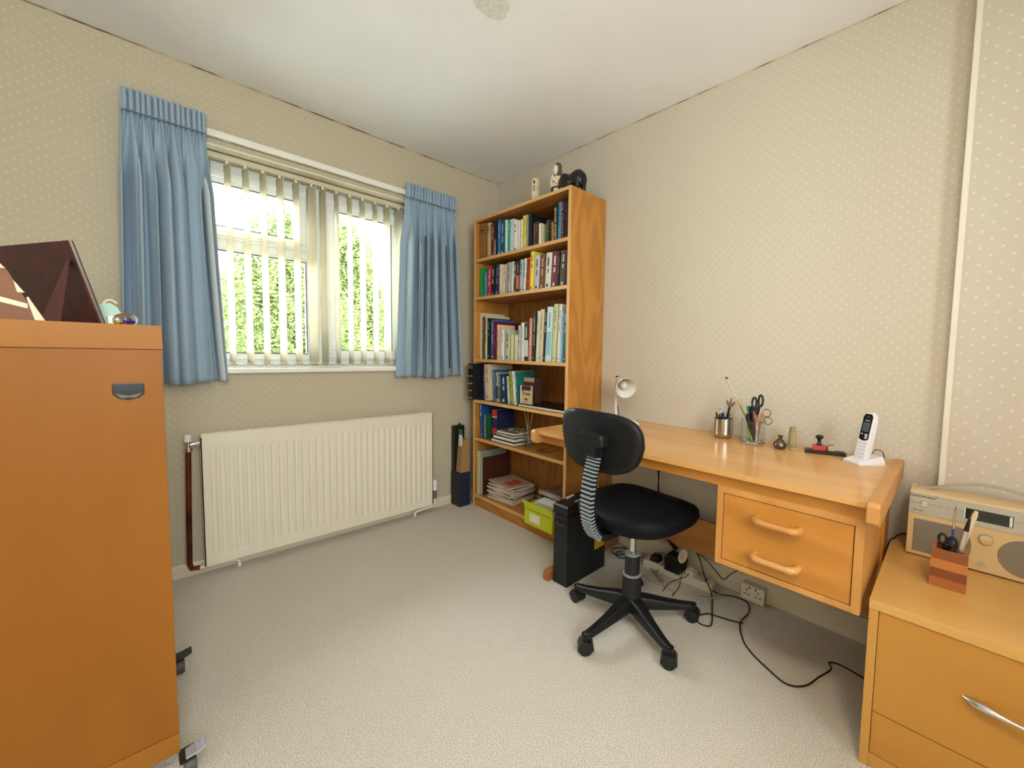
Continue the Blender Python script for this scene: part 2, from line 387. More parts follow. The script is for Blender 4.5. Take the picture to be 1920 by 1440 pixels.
def blindmat():
    m = bpy.data.materials.new('cream_blind_fabric'); m.use_nodes = True; n = m.node_tree.nodes; n.clear()
    o = nd(m, 'ShaderNodeOutputMaterial'); d = nd(m, 'ShaderNodeBsdfDiffuse'); t = nd(m, 'ShaderNodeBsdfTranslucent'); mx = nd(m, 'ShaderNodeMixShader')
    d.inputs[0].default_value = lin('faf4de'); t.inputs[0].default_value = lin('fbf8ee'); mx.inputs[0].default_value = .5
    ln(m, d.outputs[0], mx.inputs[1]); ln(m, t.outputs[0], mx.inputs[2]); ln(m, mx.outputs[0], o.inputs[0]); return m
BL = blindmat(); BW = mat('cream_blind_plastic', 'e6dfc8', .4)
t = thing('vertical_blind', 'cream vertical blind with open slats across the window', 'blind', (-1.2, .075, 1.01))
obj('headrail', B(-1.92, -.51, .064, .1, 2.036, 2.062, bev=.003), mat('beige_headrail', 'cfc6a8', .45), t)
sx = [-1.869, -1.797, -1.725, -1.652, -1.579, -1.508, -1.436, -1.363, -1.29, -1.217, -1.160, -1.09, -1.019, -.947, -.872, -.8, -.726, -.655, -.585]
bmc = bmesh.new()
for i, x in enumerate(sx):
    ang = R((10 if x < -1.25 else 18 if x < -1.2 else 8 if x < -1.15 else 1 if x < -.85 else 7 if x < -.75 else 11)+random.uniform(-1.5, 1.5)); dx, dy = -sin(ang), cos(ang); bm = bmesh.new(); hw = .0445
    pr = []
    for k in range(7):
        u = -hw+2*hw*k/6; cv = .0035*(1-(u/hw)**2)
        pr.append((x+dx*u+dy*cv, .075+dy*u-dx*cv))
    for z0_, z1_ in ((1.018, 2.024),):
        va = [bm.verts.new((a, b_, z0_)) for a, b_ in pr]; vb = [bm.verts.new((a, b_, z1_)) for a, b_ in pr]
        for k in range(6): bm.faces.new((va[k], va[k+1], vb[k+1], vb[k]))
    sl = obj('slat', bm, BL, t); sl.modifiers.new('thick', 'SOLIDIFY').thickness = .0006
    w = bmesh.new(); a, b_ = pr[0]; a2, b2 = pr[-1]
    tube(w, [(a, b_, 1.024), (a2, b2, 1.024)], .004, 6); obj('bottom_weight', w, BW, sl)
    h = bmesh.new(); box(h, x-.006, x+.006, .069, .081, 2.022, 2.04, .002); obj('slat_hook', h, BW, sl)
    if i:
        px_ = sx[i-1]
        for off in (-.04, .04):
            tube(bmc, [(px_, .075+off, 1.028), (px_+(x-px_)*.3, .075+off, 1.012), (px_+(x-px_)*.7, .075+off, 1.012), (x, .075+off, 1.028)], .0012, 5, 4)
obj('bottom_chain', bmc, mat('grey_blind_chain', '9c98a4', .4), t)
# ------------------------------------------------------------------ radiator and pipes
RAD = mat('radiator_enamel', 'e4dcc8', .32); t = thing('radiator', 'long cream panel radiator on the wall below the window', 'radiator', (-1.15, 0, .05))
ra, rb, rz0, rz1 = -1.727, -.572, .052, .68
prof = [(ra, 0), (ra+.02, 0)]; n = 33; pw = (rb-ra-.05)/n
bm = bmesh.new()
rows = [(rz0+.0, 0), (rz0+.05, 0), (rz0+.062, 1), (rz1-.07, 1), (rz1-.055, 0), (rz1, 0)]
cols = [(ra, 0)]
for i in range(n):
    xb = ra+.025+pw*i
    for u, d in ((.08, 0), (.2, 0), (.32, .9), (.68, .9), (.8, 0)): cols.append((xb+pw*u, d))
cols.append((rb, 0))
G = [[bm.verts.new((x, -.085+.007*d*k, z)) for x, d in cols] for z, k in rows]
for a in range(len(rows)-1):
    for c in range(len(cols)-1): bm.faces.new((G[a][c], G[a][c+1], G[a+1][c+1], G[a+1][c]))
obj('front_panel', bm, RAD, t, 50)
bm = bmesh.new(); box(bm, ra, ra+.004, -.085, -.035, rz0, rz1); box(bm, rb-.004, rb, -.085, -.035, rz0, rz1); box(bm, ra, rb, -.04, -.035, rz0, rz1)
box(bm, ra, rb, -.084, -.078, rz1-.002, rz1+.006, .001); box(bm, ra, rb, -.084, -.035, rz0, rz0+.003)
obj('casing', bm, RAD, t)
bm = bmesh.new(); box(bm, ra+.004, rb-.004, -.076, -.072, rz1+.004, rz1+.012); box(bm, ra+.004, rb-.004, -.044, -.036, rz1+.004, rz1+.012)
for i in range(110):
    x = ra+.02+(rb-ra-.04)*i/109; box(bm, x-.0022, x+.0022, -.073, -.043, rz1+.006, rz1+.01)
box(bm, ra+.004, rb-.004, -.073, -.044, rz1-.004, rz1-.001)
obj('top_grille', bm, RAD, t)
bm = bmesh.new()
for x in (-1.5, -.8): box(bm, x, x+.04, -.036, -.001, rz0+.1, rz1-.05)
obj('wall_bracket', bm, RAD, t)
t = thing('radiator_pipe', 'brown copper radiator pipe with chrome valve left of the radiator', 'pipe', (-1.77, -.05, .04))
bm = bmesh.new(); tube(bm, [(-1.768, -.055, .615), (-1.775, -.055, .3), (-1.779, -.055, .075), (-1.772, -.055, .05), (-1.745, -.055, .045)], .0105, 12, 0)
obj('pipe', bm, speckle('tarnished_copper', '7c3c20', '3c1c12', 14, .35, 0, metal=.6, stretch=(1, 1, .4)), t, 60)
bm = bmesh.new(); lathe(bm, [(.011, .612), (.015, .615), (.015, .632), (.01, .634), (.01, .655), (.012, .66)], (-1.768, -.055, 0), 12)
tube(bm, [(-1.768, -.055, .645), (-1.728, -.055, .65)], .008); lathe(bm, [(.013, 0), (.013, .012)], (-1.742, -.055, .648), 6, 0); obj('valve', bm, CHROME, t)
bm = bmesh.new(); lathe(bm, [(.011, .66), (.014, .662), (.013, .692), (.009, .695)], (-1.768, -.055, 0), 16); obj('valve_cap', bm, PWHITE, t)
t = thing('radiator_pipe', 'short cream pipe running below the left end of the radiator', 'pipe', (-1.66, -.05, .03))
bm = bmesh.new(); tube(bm, [(-1.745, -.055, .043), (-1.62, -.055, .04), (-1.6, -.057, .03), (-1.598, -.058, .0)], .0085, 10); obj('pipe', bm, RAD, t, 60)
t = thing('radiator_pipe', 'white bent pipe with thermostatic valve right of the radiator', 'pipe', (-.6, -.06, 0))
bm = bmesh.new(); tube(bm, [(-.548, -.06, .1), (-.546, -.06, .05), (-.556, -.06, .035), (-.675, -.065, .03), (-.69, -.065, .024), (-.692, -.065, 0)], .009, 10); obj('pipe', bm, RAD, t, 60)
bm = bmesh.new(); lathe(bm, [(.012, .085), (.016, .09), (.016, .115), (.012, .12), (.015, .125), (.015, .145)], (-.548, -.06, 0), 12); tube(bm, [(-.572, -.06, .11), (-.548, -.06, .11)], .009); obj('valve', bm, STEEL, t)
bm = bmesh.new(); lathe(bm, [(.016, .145), (.018, .15), (.018, .2), (.015, .215), (.008, .22)], (-.548, -.06, 0), 16); obj('thermostat_head', bm, PWHITE, t)
# ------------------------------------------------------------------ ceiling patch
bm = bmesh.new(); rr = random.Random(5)
pts = [((.055+.022*rr.random())*cos(2*pi*i/22), (.045+.02*rr.random())*sin(2*pi*i/22)) for i in range(22)]
prism(bm, [(-.98+a, -1.32+b_) for a, b_ in pts], H-.003, H, 2)
struct('trim_8', bm, speckle('patched_plaster', 'e8e6de', 'd6d4cc', 60, .9, .8, .004))
# ------------------------------------------------------------------ bookcase
Y0, Y1, BF, BT = -.148, -1.09, -.30, 2.02
t = thing('bookcase', 'tall oak bookcase full of books against the desk wall', 'bookcase', (-.15, -.62, 0))
for a, b_ in ((Y0, Y0-.019), (Y1+.019, Y1)):
    s = obj('side_panel', B(BF+.004, 0-.004, a, b_, 0, BT), OAKZ, t)
    obj('edge_strip', B(BF, BF+.004, a, b_, 0, BT), EDGEZ, s)
yi0, yi1 = Y0-.019, Y1+.019
obj('back_panel', B(-.012, -.006, yi0, yi1, .08, BT-.02), BACKW, t)
def shelf(nm, z, th=.02, front=BF+.002):
    s = obj(nm, B(front+.004, -.012, yi0, yi1, z-th, z), SHELFW, t); obj('edge_strip', B(front, front+.004, yi0, yi1, z-th, z), EDGE, s)
shelf('top_panel', BT, .018, BF)
for z in (1.75, 1.49, 1.06, .77, .50, .085): shelf('shelf', z)
obj('plinth', B(BF+.008, BF+.026, yi0, yi1, 0, .065), SHELFW, t)
# ------------------------------------------------------------------ upright books
BOOKS = [
(1, -0.1608, 0.0898, 0.242, 0.183, 0, '9c6a35', 'b', '5c3414', 'tan brown cloth book with ruled title panel at the left end of the top shelf'),
(1, -0.2518, 0.0403, 0.237, 0.129, 0, 'bfae82', 'b', '7c6338', 'beige cloth book between the tan brown and the dark red books, top shelf'),
(1, -0.294, 0.0389, 0.225, 0.139, 0, '7c1f22', 'm', 'c9a05c', 'dark red book on the top shelf beside the beige cloth book'),
(1, -0.3342, 0.0297, 0.234, 0.13, 0, '15171a', 't:TRAVERSE', 'e8e4d8', 'tall black book with white lettering low on its spine, top shelf left part'),
(1, -0.3675, 0.0411, 0.234, 0.127, 0, '3572a8', 'm', '7fb1d6', 'mid blue book on the top shelf, right of the tall black one'),
(1, -0.4103, 0.0402, 0.225, 0.139, 0, '16465f', 'm', 'a8d0dc', 'dark petrol blue book on the top shelf beside the mid blue book'),
(1, -0.4517, 0.0275, 0.218, 0.157, 0, 'cfe6dc', 'm', '9fc8bc', 'pale mint book left of the turquoise book, top shelf'),
(1, -0.4808, 0.0203, 0.21, 0.153, 0, '35a08f', 'm', 'd8eee6', 'thin turquoise book between two pale mint books, top shelf'),
(1, -0.5029, 0.024, 0.212, 0.152, 0, 'b9dcd2', 'm', '7fb8aa', 'pale green blue book right of the turquoise book, top shelf'),
(1, -0.528, 0.0176, 0.211, 0.133, 0, 'c8d6d6', '-', '8f9fa0', 'thin pale grey book with a slim edge, before the white books on the top shelf'),
(1, -0.5483, 0.0385, 0.194, 0.144, 0, 'e6dfdb', 'm', '3a3a40', 'white book with a dark animal mark near its top, top shelf'),
(1, -0.589, 0.0198, 0.188, 0.135, 0, 'ddd6cd', 'm', 'b8a8a0', 'slim off-white book, top shelf, second of the white ones'),
(1, -0.6104, 0.0216, 0.19, 0.131, 0, 'e4dcc6', 'm', 'c0b490', 'cream book touching the yellow book on the top shelf'),
(1, -0.6331, 0.0384, 0.207, 0.129, 0, 'e6d548', 'm', 'b89a2c', 'bright yellow and cream book in the middle of the top shelf'),
(1, -0.6725, 0.0209, 0.205, 0.133, 0, '8fa09a', 'm', '5c6c66', 'grey green book right of the yellow book, top shelf'),
(1, -0.6944, 0.0327, 0.202, 0.157, 0, '14181a', '-', '30383a', 'black hardback right of the grey green book, top shelf'),
(1, -0.7291, 0.034, 0.147, 0.154, 0, '5f3c38', 'm', '8a6258', 'maroon brown book, lower than the black hardback left of it, top shelf'),
(1, -0.7646, 0.0209, 0.147, 0.153, 0, '3a2e30', 'm', '9c9088', 'dark grey brown book beside the cream hardback on the top shelf'),
(1, -0.7874, 0.0263, 0.13, 0.153, 0, 'e2d8ba', '-', 'c8bc98', 'short cream hardback with tan cover side showing, top shelf'),
(1, -0.8578, 0.0253, 0.135, 0.132, 0, '2c4224', 'm', '6f8c5c', 'dark green book standing right of the short cream hardback, top shelf'),
(1, -0.8967, 0.0216, 0.117, 0.136, -3, 'a86c3c', 'm', '1c1410', 'orange and black patterned book leaning, left of the lettered thrillers on the top shelf'),
(1, -0.9206, 0.0275, 0.207, 0.147, -1, '101214', 't:SPOOK STREET', 'ded6a4', 'black hardback lettered SPOOK STREET on the top shelf'),
(1, -0.9489, 0.0249, 0.218, 0.151, 0, '3f8fb4', 'm', '1f5f86', 'sky blue hardback between the two lettered thrillers, top shelf'),
(1, -0.9751, 0.0262, 0.226, 0.155, 0, '0e0f12', 't:JOE COUNTRY', 'e07898', 'black hardback lettered JOE COUNTRY in pink, top shelf'),
(1, -1.0026, 0.0287, 0.22, 0.156, 0, '0c0f14', 'm', '46505c', 'black hardback right of the pink lettered one, top shelf'),
(1, -1.0334, 0.022, 0.225, 0.128, 0, '10302e', 'm', '4f8c80', 'dark teal hardback at the right end of the top shelf'),
(2, -0.1753, 0.0428, 0.204, 0.146, 0, '1f9c4c', '-', '187a3c', 'bright green paperback at the left end of the second shelf'),
(2, -0.2226, 0.0412, 0.169, 0.149, 0, '4d8494', 'm', '7fb0bc', 'short dull blue paperback right of the bright green one'),
(2, -0.2682, 0.0372, 0.201, 0.143, 1.5, 'c22e46', 'm', 'f0b0b8', 'crimson paperback with pale lettering, second shelf left part'),
(2, -0.3116, 0.0339, 0.204, 0.131, 2, '17191c', 'm', 'c8c8c0', 'black paperback between the crimson and the navy books, second shelf'),
(2, -0.3505, 0.0477, 0.205, 0.142, 2.5, '1f2c4e', 'm', '7c8cc0', 'navy paperback with a blue band, second shelf'),
(2, -0.4035, 0.0336, 0.2, 0.128, 0.5, 'dcc8a0', 'm', 'cc6a3c', 'cream paperback with orange lettering, second shelf'),
(2, -0.44, 0.0198, 0.195, 0.158, 1, 'e0d8c4', 'm', '302c28', 'thin cream paperback with black speckles, second shelf'),
(2, -0.4627, 0.0207, 0.2, 0.155, 1, 'a89498', 'm', 'ddd0d0', 'pinkish grey paperback, second shelf left of the middle'),
(2, -0.4851, 0.0311, 0.204, 0.144, 1, 'b8b4ae', 'm', '55504c', 'grey and white photo spine paperback, second shelf'),
(2, -0.5185, 0.0284, 0.203, 0.136, 1.5, 'e2e0da', 'm', 'a8a8a8', 'plain white paperback just left of the dark speckled one, second shelf'),
(2, -0.5491, 0.0301, 0.196, 0.157, 1.5, '2f4038', 'm', 'c8ccc0', 'dark green paperback speckled white, second shelf'),
(2, -0.5819, 0.0334, 0.197, 0.145, 1, '262a2e', 'c:d8684c', 'd8684c', 'black paperback with a coral lower half, second shelf'),
(2, -0.618, 0.0322, 0.201, 0.156, 1.5, 'a8b8cc', 'm', '4c5c74', 'pale blue paperback, second shelf'),
(2, -0.6538, 0.0239, 0.203, 0.155, 2.5, 'd2e4c4', 'm', '2c8c4c', 'white and green paperback touching the red one, second shelf'),
(2, -0.6793, 0.0337, 0.204, 0.143, 3, 'cc3f34', 't:FEVER 21', '1c1414', 'red paperback lettered FEVER on the second shelf'),
(2, -0.716, 0.0336, 0.246, 0.189, 2, 'ecdf4e', 'm', '4c481c', 'tall yellow paperback, tallest of the second shelf'),
(2, -0.7536, 0.0465, 0.205, 0.146, 2.5, 'cfc2d0', 'm', '2c3048', 'pale lilac thick paperback right of the tall yellow one'),
(2, -0.8039, 0.0442, 0.205, 0.14, 3, '6a4c32', 'm', 'd8b878', 'brown thick paperback with gold lettering, second shelf right part'),
(2, -0.8533, 0.0499, 0.206, 0.131, 3.5, 'e0d8d4', 'm', '30303c', 'thick white paperback with a small dark emblem, second shelf right part'),
(2, -0.9073, 0.0493, 0.206, 0.136, 3.5, '6c3438', 'm', 'dcd4d0', 'thick maroon paperback with pale lettering, second shelf right part'),
(2, -0.9588, 0.0119, 0.197, 0.153, 3.5, '15151a', 'm', '8c8c90', 'thin black paperback pressed beside the thick maroon one'),
(2, -0.9746, 0.0504, 0.202, 0.127, 3, '4a4648', 'm', 'd0c8b0', 'thick charcoal paperback with bone lettering, near the right end of the second shelf'),
(2, -1.0301, 0.0194, 0.153, 0.127, 1, '0e0e10', '-', '202022', 'black paperback at the right end of the second shelf'),
(3, -0.143, 0.0358, 0.325, 0.197, 0, 'd6cba6', '-', 'b0a478', 'tall cream book at the left end of the third shelf'),
(3, -0.1801, 0.028, 0.294, 0.185, 0, '5a4638', 'm', '8c7460', 'dark brown book beside the tall cream one, third shelf left end'),  # shading of the bookcase side board, built as a dark book
(3, -0.2108, 0.0315, 0.305, 0.194, 0, 'd8cca8', 'm', '6c5c48', 'tall cream book, second from the left end of the third shelf'),
(3, -0.2455, 0.0367, 0.284, 0.191, -0.5, '1c2420', 'm', '8c9c8c', 'dark green black picture book, third shelf left part'),
(3, -0.2848, 0.0385, 0.274, 0.187, 0, '3a6aa8', 'm', 'a8c4e4', 'bright blue book on the third shelf beside the wine red one'),
(3, -0.3277, 0.031, 0.258, 0.21, 0, '6c1c34', 'm', '9c4c5c', 'wine red book on the third shelf'),
(3, -0.3624, 0.0323, 0.235, 0.132, 0, 'e4c8a4', 'm', 'c8602c', 'cream book with orange lettering, third shelf'),
(3, -0.3989, 0.0483, 0.201, 0.139, 0, 'e8e4e8', 'm', 'b8b4d0', 'short white and lilac book, third shelf'),
(3, -0.4507, 0.0562, 0.198, 0.132, 0, 'c4c8a8', 'm', '5c6c4c', 'short pale green book with photo panel, third shelf'),
(3, -0.5115, 0.0384, 0.165, 0.147, 0, 'd8d2a4', '-', 'b0a878', 'left of the two lowest cream books, third shelf'),
(3, -0.5527, 0.0387, 0.165, 0.135, 0, 'dcd6b0', '-', 'b0a878', 'right of the two lowest cream books, third shelf'),
(3, -0.5952, 0.0266, 0.223, 0.137, 0, 'b8c8d8', 'm', '3c5468', 'pale blue book with dark slanted stripes, middle of the third shelf'),
(3, -0.6245, 0.0347, 0.24, 0.151, 0, 'e8e0d4', 'm', 'c8b8a0', 'white book in the middle of the third shelf, right of the pale blue one'),
(3, -0.6618, 0.0443, 0.235, 0.136, 0, '33402e', 'c:d8dcd8', 'e4e4e0', 'dark book with a white tower picture on its spine, third shelf'),
(3, -0.7082, 0.0291, 0.263, 0.195, 1, 'd8897c', 'm', 'f0c4bc', 'coral pink book on the third shelf'),
(3, -0.7408, 0.0276, 0.299, 0.207, 1.5, '182418', 'm', 'bcc8b4', 'thin black book with a white edge right of the coral pink one'),
(3, -0.7714, 0.0272, 0.303, 0.179, 2.5, 'd8dcc8', 'm', '8c9c7c', 'cream book with a faint green leaf print, third shelf right part'),
(3, -0.8005, 0.0364, 0.312, 0.177, 2.5, 'd4c8ac', 'm', 'a08c70', 'tan cream book leaning on the leaf printed one, third shelf'),
(3, -0.8398, 0.0229, 0.321, 0.183, 3, '101412', 'm', 'c4c4b8', 'thin black book among the tall pale ones, third shelf right part'),
(3, -0.865, 0.0475, 0.322, 0.202, 3, 'cfe2e8', 'c:8cc8d4', '5c9cb0', 'thick white and pale blue book, third shelf right part'),
(3, -0.9189, 0.0376, 0.335, 0.197, 3, 'c8cc9c', 'm', '8c9464', 'tall pale olive book, third shelf right part'),
(3, -0.9633, 0.0244, 0.333, 0.183, 3, 'e4e0d8', 'm', '8c8c8c', 'tall white book near the right end of the third shelf'),
(3, -0.9903, 0.0184, 0.289, 0.187, 2, 'a4c4dc', 'm', '5080a8', 'light blue book beside the teal one at the right end, third shelf'),
(3, -1.0126, 0.028, 0.303, 0.181, 1.5, '15788c', 'm', 'b4e4ec', 'teal book with pale lettering at the right end of the third shelf'),
(4, -0.1688, 0.0383, 0.244, 0.191, 0, '101218', 'm', '24283c', 'tall black book behind the navy one, left part of the fourth shelf'),
(4, -0.2098, 0.0291, 0.195, 0.126, 0, '1f2a4c', 'm', '5c6c94', 'navy slim book beside the gold banded volume, fourth shelf'),
(4, -0.2428, 0.0734, 0.254, 0.199, -3.5, 'd8c4a8', 'm', 'b08c78', 'thick cream pink book, tallest pale one of the fourth shelf'),
(4, -0.3414, 0.0292, 0.221, 0.156, -4, '3c6484', 'm', '8cb0c8', 'steel blue book leaning left, fourth shelf'),
(4, -0.3731, 0.0294, 0.203, 0.158, -3, 'a8a890', 'c:2c3c4c', '2c3c4c', 'grey cream book with a dark lower band, fourth shelf'),
(4, -0.4049, 0.0259, 0.194, 0.151, -3.5, '2f4c74', 'm', 'b0c4dc', 'thin blue book between the grey cream and the navy lettered one, fourth shelf'),
(4, -0.4332, 0.0549, 0.19, 0.159, -2, '1c2c44', 'm', 'd4dce4', 'navy book with bold white lettering, fourth shelf'),
(4, -0.4962, 0.0265, 0.183, 0.126, -5, 'b8d4dc', 'm', '5c8ca0', 'slim white and light blue book leaning left, fourth shelf'),
(4, -0.534, 0.0288, 0.218, 0.135, -7, '9c9430', 'm', '3c5c24', 'olive yellow book leaning left, fourth shelf'),
(4, -0.5651, 0.0338, 0.218, 0.159, -7, 'e4e8e4', 'm', 'a8b8c8', 'white book leaning beside the olive yellow one, fourth shelf'),
(4, -0.6011, 0.0218, 0.219, 0.152, -6, '1c6c64', 'm', '8cc4b4', 'teal green book leaning at the end of the row, fourth shelf'),]
SHELFNAME = {1: 'books on the top shelf', 2: 'paperbacks on the second shelf', 3: 'books on the third shelf', 4: 'books on the fourth shelf'}
SZ = {1: 1.75, 2: 1.49, 3: 1.06, 4: .77}
def build_book(w, h, d, col, style, mc, label, group, loc, lean=0, text_only=None):
    """book frame: spine at x=0 facing -X, left face at y=0, thickness to -y"""
    t = thing('book', label, 'book', loc, 0, group); t.rotation_euler = (R(lean), 0, 0)
    L = dict(local=True)
    c = min(.003, w*.12); bm = bmesh.new()
    if d < .2 and w > .02:
        sp = [(0.004, 0), (.001, -w*.2), (0, -w*.5), (.001, -w*.8), (.004, -w)]
        poly = sp+[(.004+c, -w+.0), (.004+c, 0)]; prism(bm, poly, 0, h, 2)
        box(bm, .004, d, -c, 0, 0, h); box(bm, .004, d, -w, -w+c, 0, h)
    else:
        box(bm, 0, c, -w, 0, 0, h); box(bm, c, d, -c, 0, 0, h); box(bm, c, d, -w, -w+c, 0, h)
    cm = mat('cover_'+col, col, .45)
    obj('cover', bm, cm, t, 40, **L)
    obj('pages', B(.005, d-.004, -w+c, -c, .003, h-.004), PAPER, t, **L)
    tm = mat('print_'+mc, mc, .5); bm = None; ins = w*.22
    if style.startswith('t:'):
        s = style[2:]; sz = w*.95; me = text(s, sz, FX['spine'], (-.0004, -w/2, h*.5))
        span = max(v.co.z for v in me.vertices)-min(v.co.z for v in me.vertices); k = min(1.6, h*.86/span)
        if s == 'TRAVERSE': k = h*.42/span
        zc = h*(.5 if s != 'TRAVERSE' else .27); zm = (max(v.co.z for v in me.vertices)+min(v.co.z for v in me.vertices))/2
        for v in me.vertices: v.co.z = zc+(v.co.z-zm)*k
        obj('spine_lettering', me, tm, t, 0, **L)
    elif style == 'm':
        bm = bmesh.new(); rnd = random.Random(label); zt = h*rnd.uniform(.86, .93); n = rnd.randint(5, 9); z = zt
        for i in range(n):                                     # unreadable small print: short strokes down the spine
            l = h*rnd.uniform(.02, .06); box(bm, -.0003, .001, -w*.5-w*.16, -w*.5+w*.16*rnd.uniform(.3, 1), z-l, z); z -= l+h*.012
            if i == n//2: z -= h*.06
        box(bm, -.0003, .001, -w*.65, -w*.35, h*.05, h*.05+w*.35)
        obj('spine_print', bm, tm, t, 0, **L)
    elif style == 'b':
        bm = bmesh.new()
        for q in (.9, .885, .74, .725, .08): box(bm, -.0003, .001, -w*.97, -w*.03, h*q-.001, h*q+.0008)
        for q in (.83, .8): box(bm, -.0003, .001, -w*.8, -w*.2, h*q-.003, h*q+.003)
        obj('spine_print', bm, tm, t, 0, **L)
    elif style.startswith('c:'):
        obj('spine_panel', B(-.0005, .002, -w*.93, -w*.07, h*.12, h*.55), mat('print_'+style[2:], style[2:], .5), t, 0, **L)
        obj('spine_print', B(-.0006, .002, -w*.6, -w*.4, h*.62, h*.9), tm, t, 0, **L)
    return t
SPAN = {k: (max(b[1] for b in BOOKS if b[0] == k), min(b[1]-b[2] for b in BOOKS if b[0] == k)) for k in (1, 2, 3, 4)}
for k, y, w, h, d, lean, col, st, mc, lab in BOOKS:
    a0, a1 = SPAN[k]; n0 = min(a0, -.170); kk = (n0-max(a1, -1.066))/(a0-a1); y = n0+(y-a0)*kk; w *= kk
    g = SHELFNAME[k]; xf = -.272+.010*random.Random(lab).random()-(.0 if h < .24 else .004)
    h = min(h, {1: .248, 2: .236, 3: .405, 4: .262}[k])
    wl = w*.97; lz = wl*sin(R(lean)) if lean > 0 else 0
    build_book(wl, h, d, col, st, mc, lab, g, (xf, y, SZ[k]+abs(wl*sin(R(abs(lean))))*(1 if lean > 0 else 0)), -lean*-1 if False else lean)
# big gold banded black volume that sticks out of the fourth shelf at the left
bt = build_book(.052, .254, .17, '111212', '-', 'c8a878', 'large black leather volume with gold bands sticking out of the fourth shelf', SHELFNAME[4], (-.33, -.142-.0, .772))
bt.location = (-.332, -.128, .772)
for z in (.012, .062, .112, .165, .222, .236): obj('spine_band', B(-.0028, .006, -.0525, .0005, z, z+.0045, bev=.001), mat('gold_leather_band', 'c9a983', .4), bt, local=True)
# ------------------------------------------------------------------ lower shelves
def slab_book(label, x0, x1, y0, y1, z, th, col, group, rz=0, cat='book', pg=PAPER):
    cx, cy = (x0+x1)/2, (y0+y1)/2; t = thing('book', label, cat, (cx, cy, z), R(rz), group); hx, hy = abs(x1-x0)/2, abs(y1-y0)/2; c = .0025
    bm = bmesh.new(); box(bm, -hx, hx, -hy, hy, 0, c); box(bm, -hx, hx, -hy, hy, th-c, th); box(bm, -hx, hx, hy-c, hy, c, th-c)
    obj('cover', bm, mat('cover_'+col, col, .4), t, local=True)
    obj('pages', B(-hx+.004, hx-.004, -hy+.004, hy-c, c, th-c), pg, t, local=True); return t
def leaf_pts(cx, cy, s, n=5):
    P = []
    for i in range(n):
        a = pi*(.5+ (i-(n-1)/2)*.42); P += [(cx+s*cos(a)*(1 if i == n//2 else .85), cy+s*sin(a)), (cx+.35*s*cos(a-.21*pi*.99), cy+.35*s*sin(a-.21*pi))]
    return P+[(cx, cy-s*.45)]
# fourth shelf: pocket guide with a red leaf, tag behind, flat black book
slab_book('flat black edged book lying on the fourth shelf beneath the small leaf guide', -.29, -.06, -.64, -1.06, .771, .018, '141210', 'books on the fourth shelf')
t = thing('pocket_guide', 'small cream pocket guide with a red leaf and the word Trees', 'book', (-.27, -.66, .79), 0)
obj('cover', B(-.27, -.255, -.655, -.745, .79, .905), flat('cdb48c'), t)
obj('spine', B(-.271, -.254, -.642, -.656, .79, .905), flat('e4d4d8'), t)
obj('title_panel', B(-.2712, -.27, -.657, -.744, .875, .905), flat('5c1830'), t)
me = text('Trees', .034, FX['-x'], (-.2713, -.7, .856), ORG[t.name]); obj('cover_lettering', me, flat('2a1a14'), t, 0)
bm = bmesh.new(); prism(bm, [(a, b_) for a, b_ in leaf_pts(-.7, .818, .024)], -.2713, -.2699, 0); obj('leaf_print', bm, flat('8c2c1c'), t, 0)
t = thing('card_box', 'small brown card box with pale top panel behind the leaf guide', 'box', (-.22, -.62, .79))
obj('body', B(-.22, -.16, -.615, -.72, .79, .955, bev=.002), flat('4a2c28'), t); obj('pale_panel', B(-.2212, -.219, -.617, -.718, .925, .953), flat('b09a7c'), t)
# fifth shelf
t = build_book(.032, .29, .19, '1c4c94', 'm', 'c4d4ec', 'large bright blue book leaning at the left of the fifth shelf', 'books on the fifth shelf', (-.27, -.195, .502), -4)
t.scale = (1, 1, .88)
build_book(.03, .175, .12, '1d5a38', 't:ITALIAN', 'e4e0d4', 'green book lettered ITALIAN on the fifth shelf', 'books on the fifth shelf', (-.282, -.257, .501), -2)
t = build_book(.052, .215, .15, '1d2244', '-', 'c82c34', 'thick navy and red dictionary on the fifth shelf', 'books on the fifth shelf', (-.26, -.325, .501))
obj('spine_panel', B(-.0008, .003, -.051, -.001, .165, .212), flat('c4242c'), t, local=True); obj('spine_panel', B(-.0008, .003, -.051, -.001, .04, .085), flat('c4242c'), t, local=True)
obj('spine_print', B(-.0012, .003, -.051, -.001, .158, .165), flat('dcd8d0'), t, local=True)
fl = [('bottom black book of the flat pile on the fifth shelf', .022, '15130f', .0), ('second black book from the bottom of the flat pile on the fifth shelf', .024, '1c1814', 1.5),
      ('grey book in the middle of the flat pile on the fifth shelf', .014, '6c6658', -2), ('patterned brown book on top of the flat pile on the fifth shelf', .017, '7c7058', 3)]
z = .5005
for i, (lb, th, c, rz) in enumerate(fl):
    s = slab_book(lb, -.285+.008*i, -.09, -.345-.012*i, -.60+.01*i, z, th, c, 'flat books on the fifth shelf', rz, pg=mat('white_page_edges', 'eceae2', .7)); z += th+.0006
bm = bmesh.new(); rr = random.Random(3)
for i in range(14): a = rr.uniform(-.08, .07); b_ = rr.uniform(-.1, .08); box(bm, a, a+.02, b_, b_+.03, .0168, .0176)
obj('cover_print', bm, flat('d0c4a0'), s, local=True)
t = thing('reed_diffuser', 'clear glass reed diffuser with three pale sticks on the fifth shelf', 'diffuser', (-.2, -.645, .5))
CG = mat('clear_glass', 'f4f8f8', .02, trans=1, ior=1.45)
bm = bmesh.new(); lathe(bm, [(.03, .5005), (.033, .506), (.033, .56), (.026, .572), (.012, .58), (.011, .605), (.014, .607), (.014, .611), (.009, .611), (.009, .58), (.022, .568), (.03, .556), (.03, .508), (.002, .508)], (-.2, -.645, 0), 24); obj('bottle', bm, CG, t)
